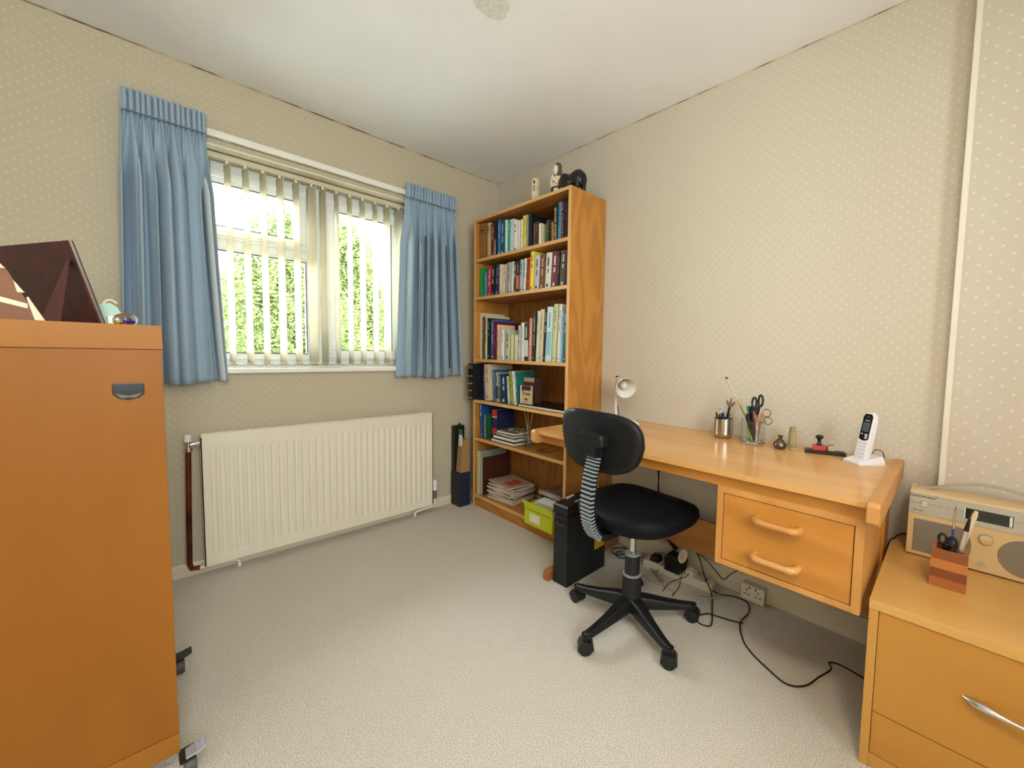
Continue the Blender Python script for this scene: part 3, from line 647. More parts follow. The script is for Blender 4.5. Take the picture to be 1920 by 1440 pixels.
for dx, dy in ((-.01, .035), (.0, .012), (.008, -.035)):
    bm = bmesh.new(); tube(bm, [(-.2-dx*.5, -.645-dy*.3, .512), (-.2+dx, -.645+dy, .74)], .0018, 6); obj('reed', bm, flat('c4a878'), t)
t = thing('spectacles', 'folded brown spectacles lying on the fifth shelf beside the desk end', 'glasses', (-.2, -.85, .5))
bm = bmesh.new()
for yy in (-.80, -.85): tube(bm, [(-.24+.018*cos(a*pi/8), yy+.022*sin(a*pi/8), .506) for a in range(17)], .002, 6)
tube(bm, [(-.24, -.82, .508), (-.24, -.828, .508)], .002, 6); tube(bm, [(-.24, -.778, .506), (-.14, -.79, .504)], .002, 6); tube(bm, [(-.24, -.872, .506), (-.14, -.86, .504)], .002, 6)
obj('frame', bm, flat('3c2818', .3), t)
# bottom shelf: tall albums, magazines, black box, lime box
t = slab = thing('book', 'tall cream and green book standing at the left end of the bottom shelf', 'book', (-.28, -.19, .086), 0, 'books on the bottom shelf')
obj('cover', B(-.28, -.05, -.178, -.212, .086, .40, bev=.001), flat('8c9c88'), t); obj('spine', B(-.283, -.279, -.176, -.213, .086, .401), flat('ccc49c'), t)
t = thing('book', 'tall dark brown album standing second from the left on the bottom shelf', 'book', (-.27, -.23, .086), 0, 'books on the bottom shelf')
obj('cover', B(-.27, -.04, -.222, -.238, .086, .355, bev=.001), flat('4a2418'), t); obj('edge', B(-.272, -.268, -.219, -.224, .086, .357), flat('d8d4c8'), t)
mag = [('8c7c70', .014), ('c8c4b8', .012), ('26221f', .016), ('b8a48c', .010), ('8c3c34', .012), ('c4b8a8', .009), ('745c50', .012), ('a89484', .010), ('6c4c40', .009), ('b49c88', .008)]
mlab = ['lowest grey magazine', 'second magazine from the bottom, white edged,', 'thick black edged magazine near the bottom', 'tan magazine fourth from the bottom', 'dark red edged magazine in the middle',
        'cream magazine above the dark red edged one', 'brown magazine just above the middle', 'light brown magazine third from the top', 'dark brown magazine second from the top', 'pinkish brown magazine on top']
z = .0858
for i, (c, th) in enumerate(mag):
    t = thing('magazine', mlab[i]+' of the pile on the bottom shelf', 'magazine', (-.16, -.41-.006*(i % 3), z), R([4, -3, 2, 7, -5, 3, 9, -2, 5, -7][i]), 'magazine pile on the bottom shelf')
    bm = bmesh.new(); hx, hy = .1, .135; box(bm, -hx, hx, -hy, hy, 0, th, .0008); obj('cover', bm, flat(c, .35), t, local=True)
    obj('pages', B(-hx-.0006, hx-.002, -hy-.0006, hy-.004, .001, th-.001), flat('cfc6b4' if i != 2 else 'a8a49c', .7), t, local=True); z += th+.0006
obj('cover_print', B(-.06, .05, .0, -.09, .0081, .0086), flat('c44c38', .4), t, local=True)
t = thing('storage_box', 'black open box of papers at the right end of the bottom shelf', 'box', (-.2, -.95, .086))
bm = bmesh.new(); box(bm, -.25, -.246, -.83, -1.06, .086, .235); box(bm, -.05, -.046, -.83, -1.06, .086, .235); box(bm, -.25, -.046, -.83, -.834, .086, .235); box(bm, -.25, -.046, -1.056, -1.06, .086, .235); box(bm, -.25, -.046, -.83, -1.06, .086, .09)
obj('body', bm, flat('26262c', .5), t)
zz = [.236, .243, .25, .258]
for i, (c, rz) in enumerate((('d8d4cc', 3), ('b8aca0', -4), ('e0dcd4', 6), ('8c7468', -2))):
    t = thing('magazine', ['white', 'greyish', 'pale', 'brown topmost'][i]+' curled magazine on the black box, bottom shelf', 'magazine', (-.16, -.93, zz[i]), R(rz), 'magazines on the black box')
    bm = bmesh.new(); V = []
    for k in range(9):
        u = -.11+.22*k/8; V.append((u, .018*(max(0, .0-u)/.11)**2+.0))
    a = [bm.verts.new((x, -.12, z_)) for x, z_ in V]; b2 = [bm.verts.new((x, .1, z_+.004)) for x, z_ in V]
    for k in range(8): bm.faces.new((a[k], a[k+1], b2[k+1], b2[k]))
    o = obj('pages', bm, flat(c, .5), t, 60, local=True); o.modifiers.new('thick', 'SOLIDIFY').thickness = -.005
t = thing('storage_box', 'lime green open box with a white label, in front of the bookcase base', 'box', (-.33, -.9, 0), 0)
LIME = mat('lime_plastic', 'c3cf1e', .35)
bm = bmesh.new(); X, ya, yb = -.352, -.80, -1.05
loft(bm, [[(X-.006, ya-.004, .085), (X-.006, yb+.004, .085), (X, yb+.004, .085), (X, ya-.004, .085)], [(X-.002, ya, .185), (X-.002, yb, .185), (X+.002, yb, .185), (X+.002, ya, .185)], [(X-.018, ya+.012, .228), (X-.018, yb-.006, .228), (X-.014, yb-.006, .228), (X-.014, ya+.012, .228)]])
obj('front', bm, LIME, t)
bm = bmesh.new(); box(bm, X, -.305, ya-.006, ya-.002, .088, .185); box(bm, X, -.305, yb+.002, yb+.006, .088, .185); box(bm, X, -.09, ya, yb, .0865, .0895); box(bm, -.3, -.09, -.80, -.804, .088, .2)
obj('tray', bm, LIME, t); obj('label_card', B(X-.0075, X-.0045, -.855, -.945, .108, .158), flat('e8e0d4'), t)
bm = bmesh.new(); box(bm, X-.0052, X-.002, ya-.012, yb+.012, .174, .177); obj('fold_line', bm, flat('8c9414'), t)
t = thing('paper_stack', 'loose white papers in the lime green box', 'papers', (-.28, -.9, .1))
bm = bmesh.new(); rr = random.Random(2)
for i in range(7):
    a = -.33+.01*rr.random(); y = -.83-.02*i*rr.random(); z = .196+.004*i
    vs = box(bm, a, a+.12, y-.16, y, z, z+.0015); q = rr.uniform(-.03, .03)
    for v in vs: v.co.z += (v.co.y-y)*q+(v.co.x-a)*.1
box(bm, -.34, -.2, -.82, -1.03, .09, .192)
obj('sheets', bm, flat('e9e9ea', .6), t)
# ------------------------------------------------------------------ figures on top of the bookcase
t = thing('carved_cylinder', 'small cream carved stone cylinder on top of the bookcase', 'ornament', (-.2, -.677, BT)); t.scale = (1, 1, 1.26)
bm = bmesh.new(); lathe(bm, [(.026, BT), (.0265, BT+.004), (.026, BT+.125), (.022, BT+.134), (.018, BT+.136)], (-.2, -.677, 0), 24); obj('body', bm, speckle('cream_soapstone', 'ddd2b4', 'c4b48c', 30, .5, .1, .001), t)
hm = Matrix.Translation((-.2, -.677, BT)) @ Matrix.Rotation(R(35), 4, 'Z')
bm = bmesh.new(); prism(bm, [(.006*cos(a*pi/8), .113+.008*sin(a*pi/8)) for a in range(16)], -.0268, -.022, 0); bm.transform(hm)
obj('carved_hollow', bm, flat('4a3a24'), t)
bm = bmesh.new(); box(bm, -.0266, -.022, -.004, .004, .07, .1); bm.transform(hm); obj('carved_groove', bm, flat('8c7c5c'), t)
t = thing('figurine', 'cream figurine of a praying person with brown hair and dark sash, on the bookcase', 'figurine', (-.2, -.872, BT)); t.scale = (1.15, 1.15, 1.36)
CR = mat('cream_ceramic', 'e2d9c0', .4)
def ell(n, rx, ry, cx, cy, z, M=None): return [(cx+rx*cos(2*pi*i/n), cy+ry*sin(2*pi*i/n), z) for i in range(n)]
cx, cy = -.2, -.872
bm = bmesh.new(); loft(bm, [ell(20, rx, ry, cx+ox, cy, BT+z) for z, rx, ry, ox in ((0, .026, .034, 0), (.006, .028, .037, 0), (.03, .026, .034, 0), (.045, .022, .028, 0), (.05, .022, .028, 0), (.075, .022, .03, 0), (.092, .018, .026, 0), (.1, .01, .013, 0), (.107, .009, .01, 0))]); obj('robe', bm, CR, t, 60)
bm = bmesh.new(); loft(bm, [ell(18, rx, ry, cx+ox, cy, BT+z) for z, rx, ry, ox in ((.1, .006, .006, -.002), (.106, .013, .012, -.003), (.12, .018, .017, -.002), (.135, .018, .018, 0), (.147, .013, .014, .001), (.152, .005, .005, .001))])
box(bm, cx-.025, cx-.017, cy-.003, cy+.003, BT+.118, BT+.13, .002); obj('head', bm, CR, t, 60)
bm = bmesh.new()
loft(bm, [ell(18, rx, ry, cx+.005, cy-.002, BT+z) for z, rx, ry in ((.095, .013, .022), (.105, .017, .024), (.125, .019, .022), (.142, .019, .021), (.153, .014, .015), (.157, .004, .004))])
obj('hair', bm, speckle('brown_hair_glaze', '6c5638', '3c2c1c', 40, .5, .4, .002), t, 60)
for s in (-1, 1):
    bm = bmesh.new(); tube(bm, [(cx, cy+s*.026, BT+.09), (cx-.018, cy+s*.024, BT+.062), (cx-.033, cy+s*.003, BT+.08), (cx-.031, cy+s*.002, BT+.095)], [.008, .008, .006, .003], 8); obj('arm', bm, CR, t, 60)
bm = bmesh.new(); tube(bm, [(cx+.024*cos(a*pi/10), cy+.031*sin(a*pi/10), BT+.047) for a in range(21)], .003, 6); tube(bm, [(cx-.026, cy+.004, BT+.047), (cx-.031, cy+.01, BT+.02), (cx-.031, cy+.012, BT+.004)], .003, 6); tube(bm, [(cx-.026, cy+.004, BT+.047), (cx-.032, cy-.004, BT+.03), (cx-.031, cy-.006, BT+.002)], .003, 6)
obj('sash', bm, flat('2c2838'), t, 60)
# elephant: trunk towards +Y (left in the photo)
t = thing('elephant_figurine', 'black carved elephant standing at the front corner of the bookcase top', 'figurine', (-.2, -1.0, BT)); t.scale = (1.12, 1.1, 1.07)
EB = speckle('carved_ebony', '1b1a18', '0c0c0c', 20, .3, .1, .001); ex = -.2
def ringx(cy, cz, ry, rz, rx, n=18, tilt=0):       # ring in XZ plane at y
    return [(ex+rx*cos(2*pi*i/n), cy+tilt*sin(2*pi*i/n), cz+rz*sin(2*pi*i/n)) for i in range(n)]
bm = bmesh.new()
loft(bm, [ringx(y, BT+z, 0, rz, rx) for y, z, rz, rx in ((-1.082, .062, .01, .01), (-1.078, .06, .034, .026), (-1.06, .068, .045, .036), (-1.035, .072, .044, .038), (-1.01, .068, .04, .036), (-.99, .07, .036, .03), (-.975, .078, .036, .028), (-.955, .08, .038, .027), (-.938, .078, .03, .022), (-.925, .07, .02, .015), (-.918, .064, .01, .008))])
tube(bm, [(ex, -.945, BT+.07), (ex, -.92, BT+.062), (ex, -.91, BT+.04), (ex, -.909, BT+.02), (ex-.003, -.905, BT+.004)], [.018, .014, .011, .009, .007], 12, 5)
obj('body', bm, EB, t, 80)
for y in (-1.055, -.99):
    for s in (-1, 1):
        bm = bmesh.new(); tube(bm, [(ex+s*.02, y, BT+.06), (ex+s*.022, y-.002, BT+.03), (ex+s*.022, y, BT+.0)], [.02, .014, .015], 12); obj('leg', bm, EB, t, 60)
for s in (-1, 1):
    bm = bmesh.new(); prism(bm, [(-.968+.036*cos(a)*(1-.3*sin(a)), BT+.072+.036*sin(a)) for a in [i*pi/10 for i in range(20)]], ex+s*.027, ex+s*.033, 0, .002); obj('ear', bm, EB, t, 60)
    bm = bmesh.new(); tube(bm, [(ex+s*.014, -.932, BT+.055), (ex+s*.016, -.925, BT+.04), (ex+s*.014, -.918, BT+.032)], [.004, .0035, .001], 8); obj('tusk', bm, flat('e4dcd0', .3), t, 60)
bm = bmesh.new(); tube(bm, [(ex, -1.083, BT+.085), (ex, -1.094, BT+.06), (ex, -1.092, BT+.03)], [.003, .002, .003], 6, 4); obj('tail', bm, EB, t, 60)
# ------------------------------------------------------------------ things in the corner left of the bookcase
t = thing('storage_box', 'tall narrow navy and black box on the floor between radiator and bookcase', 'box', (-.35, -.08, 0))
cb = [(-.405, -.02), (-.395, -.13), (-.312, -.13), (-.312, -.02)]
obj('body', B(-.398, -.312, -.135, -.02, 0, .245, bev=.003), mat('navy_fabric_box', '16203a', .6), t)
obj('front_panel', B(-.401, -.397, -.131, -.024, .004, .24), mat('charcoal_card', '2c2b2b', .7), t)
t = thing('file_case', 'black upright file case standing on the navy box in the corner', 'case', (-.37, -.045, .246))
obj('body', B(-.395, -.315, -.062, -.02, .246, .575, bev=.003), mat('black_card', '111214', .45), t)
bm = bmesh.new(); tube(bm, [(-.396, -.03, .44), (-.398, -.03, .452)], .006, 10); obj('stud', bm, CHROME, t)
bm = bmesh.new(); lathe(bm, [(.008, .575), (.009, .58), (.004, .592)], (-.345, -.045, 0), 12); obj('knob', bm, BLACK, t)
t = thing('paper_bag', 'folded brown paper bag standing on the navy box beside the bookcase', 'bag', (-.36, -.1, .246))
bm = bmesh.new(); loft(bm, [[(-.388, -.07, .247), (-.388, -.132, .247), (-.316, -.132, .247), (-.316, -.07, .247)], [(-.380, -.068, .36), (-.384, -.134, .36), (-.318, -.134, .36), (-.32, -.068, .36)], [(-.378, -.082, .485), (-.374, -.136, .478), (-.33, -.136, .49), (-.33, -.082, .488)]])
obj('body', bm, mat('kraft_paper', 'a07c4e', .8), t, 20)
t = thing('card_packet', 'green and white card packet tucked into the brown paper bag', 'packet', (-.37, -.11, .45))
obj('green_end', B(-.386, -.38, -.098, -.14, .52, .56), flat('1f6c3c'), t); obj('white_end', B(-.386, -.38, -.102, -.138, .44, .52), flat('dcdcd8'), t)
# ------------------------------------------------------------------ desk
DZ = .742; DL, DR_ = -1.228, -2.522
t = desk = thing('desk', 'long oak desk against the wall with a hanging drawer unit', 'desk', (-.32, -1.88, 0))
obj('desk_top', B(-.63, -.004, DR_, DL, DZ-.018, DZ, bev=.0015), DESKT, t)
for ya, yb in ((DL, DL+.028), (DR_-.03, DR_)):
    bm = bmesh.new(); prism(bm, [(-.648, DZ-.055), (-.655, DZ-.045), (-.655, DZ-.005), (-.647, DZ+.006), (-.01, DZ+.006), (-.004, DZ), (-.004, DZ-.06), (-.64, DZ-.06)], ya, yb, 1, .004); obj('end_rail', bm, DESKR, t)
obj('apron', B(-.598, -.58, DR_+.001, DL-.001, DZ-.06, DZ-.018), DESKF, t)
px0, px1, py0, py1, pz0, pz1 = -.6, -.06, -2.105, -2.517, .415, .682
bm = bmesh.new()
box(bm, px0, px1, py0, py0-.02, pz0, pz1, .001); box(bm, px0, px1, py1, py1+.022, pz0, pz1, .001); box(bm, px0+.001, px1, py0-.02, py1+.022, pz0, pz0+.018, .001); box(bm, px0+.001, px1, py0-.02, py1+.022, pz1-.022, pz1, .001); box(bm, px1-.01, px1, py0-.02, py1+.022, pz0, pz1)
obj('drawer_unit', bm, EDGE if False else wood('desk_unit_oak', 'd29a56', 'c08642', 2, .38, arch=.4), t)
dr = obj('drawer', B(px0+.004, px0+.022, py0-.0225, py1+.0245, pz0+.0205, pz1-.0245), DESKF, t)
obj('drawer_shadow_gap', B(px0+.014, px0+.02, py0-.02, py1+.022, pz0+.018, pz1-.022), mat('dark_gap', '2c1608', .9), t)
HW = wood('handle_wood', 'cf9a5e', 'bd8446', 1, .2, arch=.3)
for z in (.605, .487):
    ya, yb = -2.235, -2.36
    bm = bmesh.new(); tube(bm, [(px0+.006, ya, z), (px0-.018, ya-.002, z), (px0-.028, ya-.014, z), (px0-.03, ya-.03, z), (px0-.03, yb+.03, z), (px0-.028, yb+.014, z), (px0-.018, yb+.002, z), (px0+.006, yb, z)], [.011, .0115, .0115, .009, .009, .0115, .0115, .011], 12)
    obj('handle', bm, HW, dr, 60)
for xf, y, hw in ((-.595, -1.256, .018), (-.3, -2.519, .012)):
    bm = bmesh.new(); prism(bm, [(xf, 0), (xf, .04), (xf+.015, .048), (-.03, .048), (-.03, 0)], y-hw, y+hw, 1, .002); obj('foot', bm, wood('desk_foot_oak', 'a86c3c', '94592c', 0, .45), t)
    obj('leg', B(-.22, -.1, y-hw*.6, y+hw*.6, .048, DZ-.061, bev=.002), OAKZ, t)
obj('stretcher', B(-.118, -.1, -1.267, -2.511, .17, .335), wood('stretcher_oak', 'b87c3e', 'a46c30', 1, .5), t)
# ------------------------------------------------------------------ chest of drawers on the right
CZ, CX, CY = .47, -.592, -2.5355
t = thing('chest_of_drawers', 'pale oak chest of drawers with bow handles, at the right end of the desk', 'chest of drawers', (-.3, -2.95, 0))
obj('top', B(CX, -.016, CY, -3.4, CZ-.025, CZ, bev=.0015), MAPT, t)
bm = bmesh.new(); box(bm, CX+.002, -.02, CY-.001, CY-.022, 0, CZ-.025, .001); box(bm, CX+.002, -.02, -3.378, -3.399, 0, CZ-.025, .001); box(bm, -.03, -.02, CY-.02, -3.38, 0, CZ-.025); box(bm, CX+.006, -.02, CY-.022, -3.378, 0, .04)
obj('carcass', bm, MAPZ, t)
obj('drawer_shadow_gap', B(CX+.016, CX+.03, CY-.022, -3.378, .04, CZ-.025), MC['dark_gap'], t)
for z0, z1 in ((.163, .4435), (.043, .160)):
    d = obj('drawer', B(CX+.005, CX+.024, CY-.0235, -3.3765, z0, z1), MAPF, t)
    zc = .31 if z0 > .1 else .1; ya, yb = -2.73, -3.05
    N = 16; P = []; rs = []
    for k in range(N+1):
        u = k/N; P.append((CX+.004-.030*sin(pi*u)**.7, ya+(yb-ya)*u, zc)); rs.append(.0045+.0075*max(0, 1-abs(u-.1)/.12)*.9+.0075*max(0, 1-abs(u-.9)/.12)*.9)
    rs[0] = .003; rs[-1] = .003
    bm = bmesh.new(); tube(bm, P, rs, 12)
    obj('bow_handle', bm, mat('satin_chrome', 'd0d0d0', .18, 1), d, 60)
# ------------------------------------------------------------------ cabinet on castors at the left
KY, KR, KZ, KB = -1.25, -1.867, 1.157, .058
t = thing('cabinet', 'beech cabinet on castors with a black recessed grip, at the left edge', 'cabinet', (-2.2, -1.05, 0))
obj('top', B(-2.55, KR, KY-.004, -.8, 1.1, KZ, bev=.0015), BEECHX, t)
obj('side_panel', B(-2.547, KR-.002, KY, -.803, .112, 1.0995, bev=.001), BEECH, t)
obj('base_rail', B(-2.547, KR-.002, KY-.002, -.803, KB, .111, bev=.001), BEECHX, t)
GB = mat('grip_black', '0e1210', .25)
bm = bmesh.new(); hx0, hx1, hz0, hz1 = -1.951, -1.901, .982, 1.02
prism(bm, [(hx0, hz1-.003), (hx0+.003, hz1), (hx1-.003, hz1), (hx1, hz1-.003), (hx1, hz0+.014), (hx1-.01, hz0+.003), ((hx0+hx1)/2, hz0), (hx0+.01, hz0+.003), (hx0, hz0+.014)], KY-.004, KY+.002, 1, .001); g = obj('recessed_grip', bm, GB, t)
bm = bmesh.new(); prism(bm, [(hx0+.002, hz0+.017), (hx0+.012, hz0+.005), ((hx0+hx1)/2, hz0+.002), (hx1-.012, hz0+.005), (hx1-.002, hz0+.017), (hx1-.012, hz0+.012), ((hx0+hx1)/2, hz0+.009), (hx0+.012, hz0+.012)], KY-.0075, KY-.003, 1, .0006); obj('grip_lip', bm, mat('grip_grey', '5c5c58', .35), g)
bm = bmesh.new(); box(bm, hx0+.02, hx0+.03, KY-.009, KY-.004, hz0+.002, hz0+.007, .001); obj('grip_catch', bm, GB, g)
def castor(x, y, far=False):
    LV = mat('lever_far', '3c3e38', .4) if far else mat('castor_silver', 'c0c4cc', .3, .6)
    bm = bmesh.new(); lathe(bm, [(.012, -.012), (.024, -.011), (.026, -.006), (.026, .006), (.024, .011), (.012, .012)], (x+.016, y-.006, .026), 24, 0)
    w = obj('castor', bm, mat('castor_wheel_grey', '4a4a48', .5), t, 40)
    bm = bmesh.new(); loft(bm, [[(x-.004, y-.03, .052), (x+.026, y-.03, .055), (x+.026, y+.018, .055), (x-.004, y+.018, .052)], [(x-.004, y-.03, .058), (x+.026, y-.03, .0615), (x+.026, y+.018, .0615), (x-.004, y+.018, .058)]]); obj('castor_fork', bm, GB, w)
    bm = bmesh.new(); loft(bm, [[(x+.008, y-.03, .057), (x+.008, y+.006, .057), (x+.008, y+.006, .063), (x+.008, y-.03, .063)], [(x+.03, y-.03, .06), (x+.03, y+.008, .06), (x+.03, y+.008, .069), (x+.03, y-.03, .069)], [(x+.046, y-.026, .066), (x+.046, y+.006, .066), (x+.046, y+.006, .074), (x+.046, y-.026, .074)]]); l = obj('brake_lever', bm, LV, w)
    if not far:
        bm = bmesh.new()
        for k in range(5): q = x+.029+.0034*k; zt = .0685+(q-x-.03)*.32; box(bm, q, q+.0015, y-.026, y+.005, zt, zt+.0016)
        obj('lever_ridges', bm, LV, w)
castor(-1.868, -1.262); castor(-1.865, -.79, True)
for x in (-2.52,):
    for y in (-1.22, -.83):
        bm = bmesh.new(); lathe(bm, [(.02, -.012), (.028, -.008), (.028, .008), (.02, .012)], (x, y, .0285), 20, 0); obj('castor', bm, MC['castor_wheel_grey'], t, 40)
# photo frames and glass on the cabinet
LEA = speckle('maroon_leather', '55262a', '34181a', 26, .45, .3, .001, 5, .3, .7)
def stand_frame(P, th, m, label, name='photo_frame'): pass
t = thing('photo_frame', 'dark maroon leather photo frame seen from behind, leaning on its strut', 'photo frame', (-2.05, -1.0, KZ))
th_ = R(63); A0 = Vector((-1.972, -1.05, KZ+.001)); TL = A0+Vector((-sin(th_)*.05, -cos(th_)*.05, .2)); L_ = Vector((-cos(th_), sin(th_), 0))*.5; nrm = (TL-A0).cross(L_).normalized()
if nrm.y > 0: nrm = -nrm
def plate(bm, a, b_, c, d, n, th): loft(bm, [[a, b_, c, d], [p+n*th for p in (a, b_, c, d)]])
bm = bmesh.new(); plate(bm, A0, TL, TL+L_, A0+L_, nrm, -.004); obj('backing', bm, LEA, t, 0)
bm = bmesh.new(); e = Vector((.004, 0, 0)); plate(bm, A0+nrm*-.0045, TL+nrm*-.0045, TL+nrm*-.0045+e, A0+nrm*-.0045+e, nrm, -.003); obj('frame_edge', bm, mat('frame_pewter', '5c544c', .35, .5), t, 0)
up_ = (TL-A0); Lh = L_.normalized(); nh = Vector((-sin(th_), -cos(th_), 0)); s0 = A0+up_*.76+Lh*.03+nrm*.002; s1 = A0+Lh*.024+nh*.09; s2_ = A0+Lh*(-.055)+nh*.09
s3 = A0+up_*.78+Lh*.012+nrm*.002
bm = bmesh.new(); loft(bm, [[s0, s3, s2_, s1], [p+Vector((0, .004, 0)) for p in (s0, s3, s2_, s1)]]); obj('easel_strut', bm, mat('maroon_strut', '5c2c2c', .5), t, 0)
t = thing('photo_frame', 'brown wooden frame back with pale lath strips at the far left edge', 'photo frame', (-2.2, -1.22, KZ))
bm = bmesh.new()
def PT(x, z, y=-1.2): return (x, y, KZ+z)
def poly(bm, pts, y, th):
    a = [bm.verts.new((x, y, KZ+z)) for x, z in pts]; b2 = [bm.verts.new((x, y+th, KZ+z)) for x, z in pts]; bm.faces.new(a); bm.faces.new(b2[::-1])
    for i in range(len(pts)): j = (i+1) % len(pts); bm.faces.new((a[i], b2[i], b2[j], a[j]))
poly(bm, [(-2.25, .001), (-2.055, .001), (-2.062, .035), (-2.085, .1), (-2.105, .13), (-2.25, .13)], -1.215, .008); obj('backing', bm, wood('brown_frame_back', '7c4a20', '6a3c18', 0, .5), t, 0)
for pts in ([(-2.042, .001), (-2.055, .001), (-2.064, .048), (-2.062, .05)], [(-2.063, .025), (-2.063, .035), (-2.12, .055), (-2.12, .043)], [(-2.066, .058), (-2.075, .058), (-2.079, .082)], [(-2.088, .105), (-2.094, .105), (-2.104, .13)]):
    bm = bmesh.new(); poly(bm, pts, -1.2165, .012); obj('lath', bm, flat('ddd0b4'), t, 0)
t = thing('paperweight', 'round glass paperweight with blue, red and yellow swirls on the cabinet', 'paperweight', (-1.93, -.98, KZ))
bm = bmesh.new(); lathe(bm, [(.006, 0), (.016, .002), (.022, .010), (.0235, .018), (.02, .028), (.012, .034), (.002, .036)], (-1.928, -1.04, KZ), 24); obj('glass_dome', bm, CG, t, 60)
for c, (x, y, z), r in (('1c30a0', (-1.925, -1.04, .016), .007), ('b02418', (-1.931, -1.045, .009), .007), ('e0c83c', (-1.94, -1.04, .013), .006), ('1c30a0', (-1.918, -1.044, .014), .005), ('b02418', (-1.920, -1.05, .008), .005)):
    bm = bmesh.new(); lathe(bm, [(r*sin(pi*(k+.5)/7)*1.0, r*.7*cos(pi*(k+.5)/7)) for k in range(7)], (x, y, KZ+z), 10); obj('swirl', bm, mat('swirl_'+c, c, .3), t, 60)
t = thing('dragon_ornament', 'small pale turquoise ornament behind the photo frame', 'ornament', (-1.96, -.98, KZ))
bm = bmesh.new(); poly(bm, [(-1.975, .0), (-1.94, .0), (-1.932, .03), (-1.944, .055), (-1.955, .064), (-1.972, .06), (-1.985, .03)], -.98, .025); obj('body', bm, mat('turquoise_glaze', '9cc0ac', .35), t, 40)
bm = bmesh.new(); tube(bm, [(-1.968, -.975, KZ+.06), (-1.962, -.972, KZ+.07), (-1.952, -.97, KZ+.072), (-1.944, -.97, KZ+.064)], .0035, 8, 4); obj('crest', bm, mat('cream_glaze', 'd8d0b8', .35), t, 60)
obj('foot', B(-1.962, -1.945, -.99, -.96, KZ, KZ+.03, bev=.003), mat('white_glaze', 'e8ece8', .25), t)
# ------------------------------------------------------------------ office chair
CC = (-.555, -1.738)
t = thing('office_chair', 'black five-castor swivel office chair pulled up to the desk', 'office chair', (CC[0], CC[1], 0))
cx, cy = CC
for ang in (101, 176, 247, 317, 30):
    a = R(ang); dx, dy = cos(a), sin(a); px_, py_ = -dy, dx; bm = bmesh.new(); Rr = .262
    rings = []
    for u, w, zt, hb in ((.02, .03, .125, .055), (.07, .026, .118, .05), (.15, .021, .098, .036), (.22, .018, .085, .026), (Rr-.012, .017, .082, .024), (Rr+.004, .015, .078, .02), (Rr+.012, .009, .072, .012)):
        o = Vector((cx+dx*u, cy+dy*u, 0)); P = Vector((px_, py_, 0))
        rings.append([o+P*w+Vector((0, 0, zt-hb)), o+P*w+Vector((0, 0, zt-.012)), o+P*w*.6+Vector((0, 0, zt-.002)), o+Vector((0, 0, zt)), o-P*w*.6+Vector((0, 0, zt-.002)), o-P*w+Vector((0, 0, zt-.012)), o-P*w+Vector((0, 0, zt-hb))])
    loft(bm, rings); lathe(bm, [(.015, .055), (.016, .075)], (cx+dx*Rr, cy+dy*Rr, 0), 16)
    leg = obj('leg', bm, BLACK, t, 50)
    ca = a+R([70, 50, -40, 60, 20][[101, 176, 247, 317, 30].index(ang)]); wx, wy = cos(ca), sin(ca)
    M4 = Matrix.Rotation(ca, 4, 'Z'); ctr = (cx+dx*Rr, cy+dy*Rr, .0265)
    bm = bmesh.new()
    for s in (-1, 1):
        lathe(bm, [(.010, s*.005), (.024, s*.006), (.0262, s*.010), (.0262, s*.020), (.023, s*.0235), (.012, s*.0245)][::s], ctr, 24, 0, True, M4)
    w = obj('castor', bm, MBLACK, leg, 40)
    bm = bmesh.new(); V = []
    for k in range(19):
        th = R(-12+204*k/18); V.append((.030*cos(th), .030*sin(th)))
    a_ = [[(x, y, z) for x, z in V] for y in (-.0225, .0225)]
    rr_ = [[Vector(ctr)+M4 @ Vector((s, y, z)) for y, z in V] + [Vector(ctr)+M4 @ Vector((s, y*.82, z*.82)) for y, z in V[::-1]] for s in (-.0235, .0235)]
    loft(bm, rr_); lathe(bm, [(.008, .028), (.008, .05)], (ctr[0], ctr[1], 0.0), 12); obj('castor_hood', bm, BLACK, leg, 50)
bm = bmesh.new(); lathe(bm, [(.036, .07), (.040, .075), (.040, .125), (.038, .205), (.0385, .208)], (cx, cy, 0), 32); obj('column_base', bm, MBLACK, t, 40)
bm = bmesh.new(); lathe(bm, [(.0375, .208), (.0395, .21), (.0395, .214), (.032, .216)], (cx, cy, 0), 32); obj('column_ring', bm, mat('grey_plastic_ring', '8c8c8c', .4), t, 40)
bm = bmesh.new(); lathe(bm, [(.031, .212), (.0305, .295)], (cx, cy, 0), 32); obj('column_sleeve', bm, MBLACK, t, 40)
bm = bmesh.new(); lathe(bm, [(.0315, .294), (.0315, .3), (.014, .301)], (cx, cy, 0), 32); obj('column_ring', bm, MC['grey_plastic_ring'], t, 40)
bm = bmesh.new(); lathe(bm, [(.0135, .3), (.0135, .43)], (cx, cy, 0), 24); obj('gas_lift', bm, mat('satin_steel', 'c8c8c4', .22, 1), t, 40)
F = R(-5); fx, fy = cos(F), sin(F); sxv, syv = -sin(F), cos(F)     # forward and sideways axes of the chair
def ch(f, s, z): return Vector((cx+fx*f+sxv*s, cy+fy*f+syv*s, z))
bm = bmesh.new()
for z0_, z1_, a, b_, w in ((.412, .442, -.1, .1, .07), ):
    rings = [[ch(f, s, z) for f, s in ((a, -w), (b_, -w), (b_, w), (a, w))] for z in (z0_, z1_)]; loft(bm, rings)
obj('seat_mechanism', bm, BLACK, t)
bm = bmesh.new(); N = 40
def seat_out(k, sc):
    a = 2*pi*k/N; c, s = cos(a), sin(a); e = .72
    f = math.copysign(abs(c)**e, c)*.228*sc; g = math.copysign(abs(s)**e, s)*.228*sc
    return f, g
rings = []
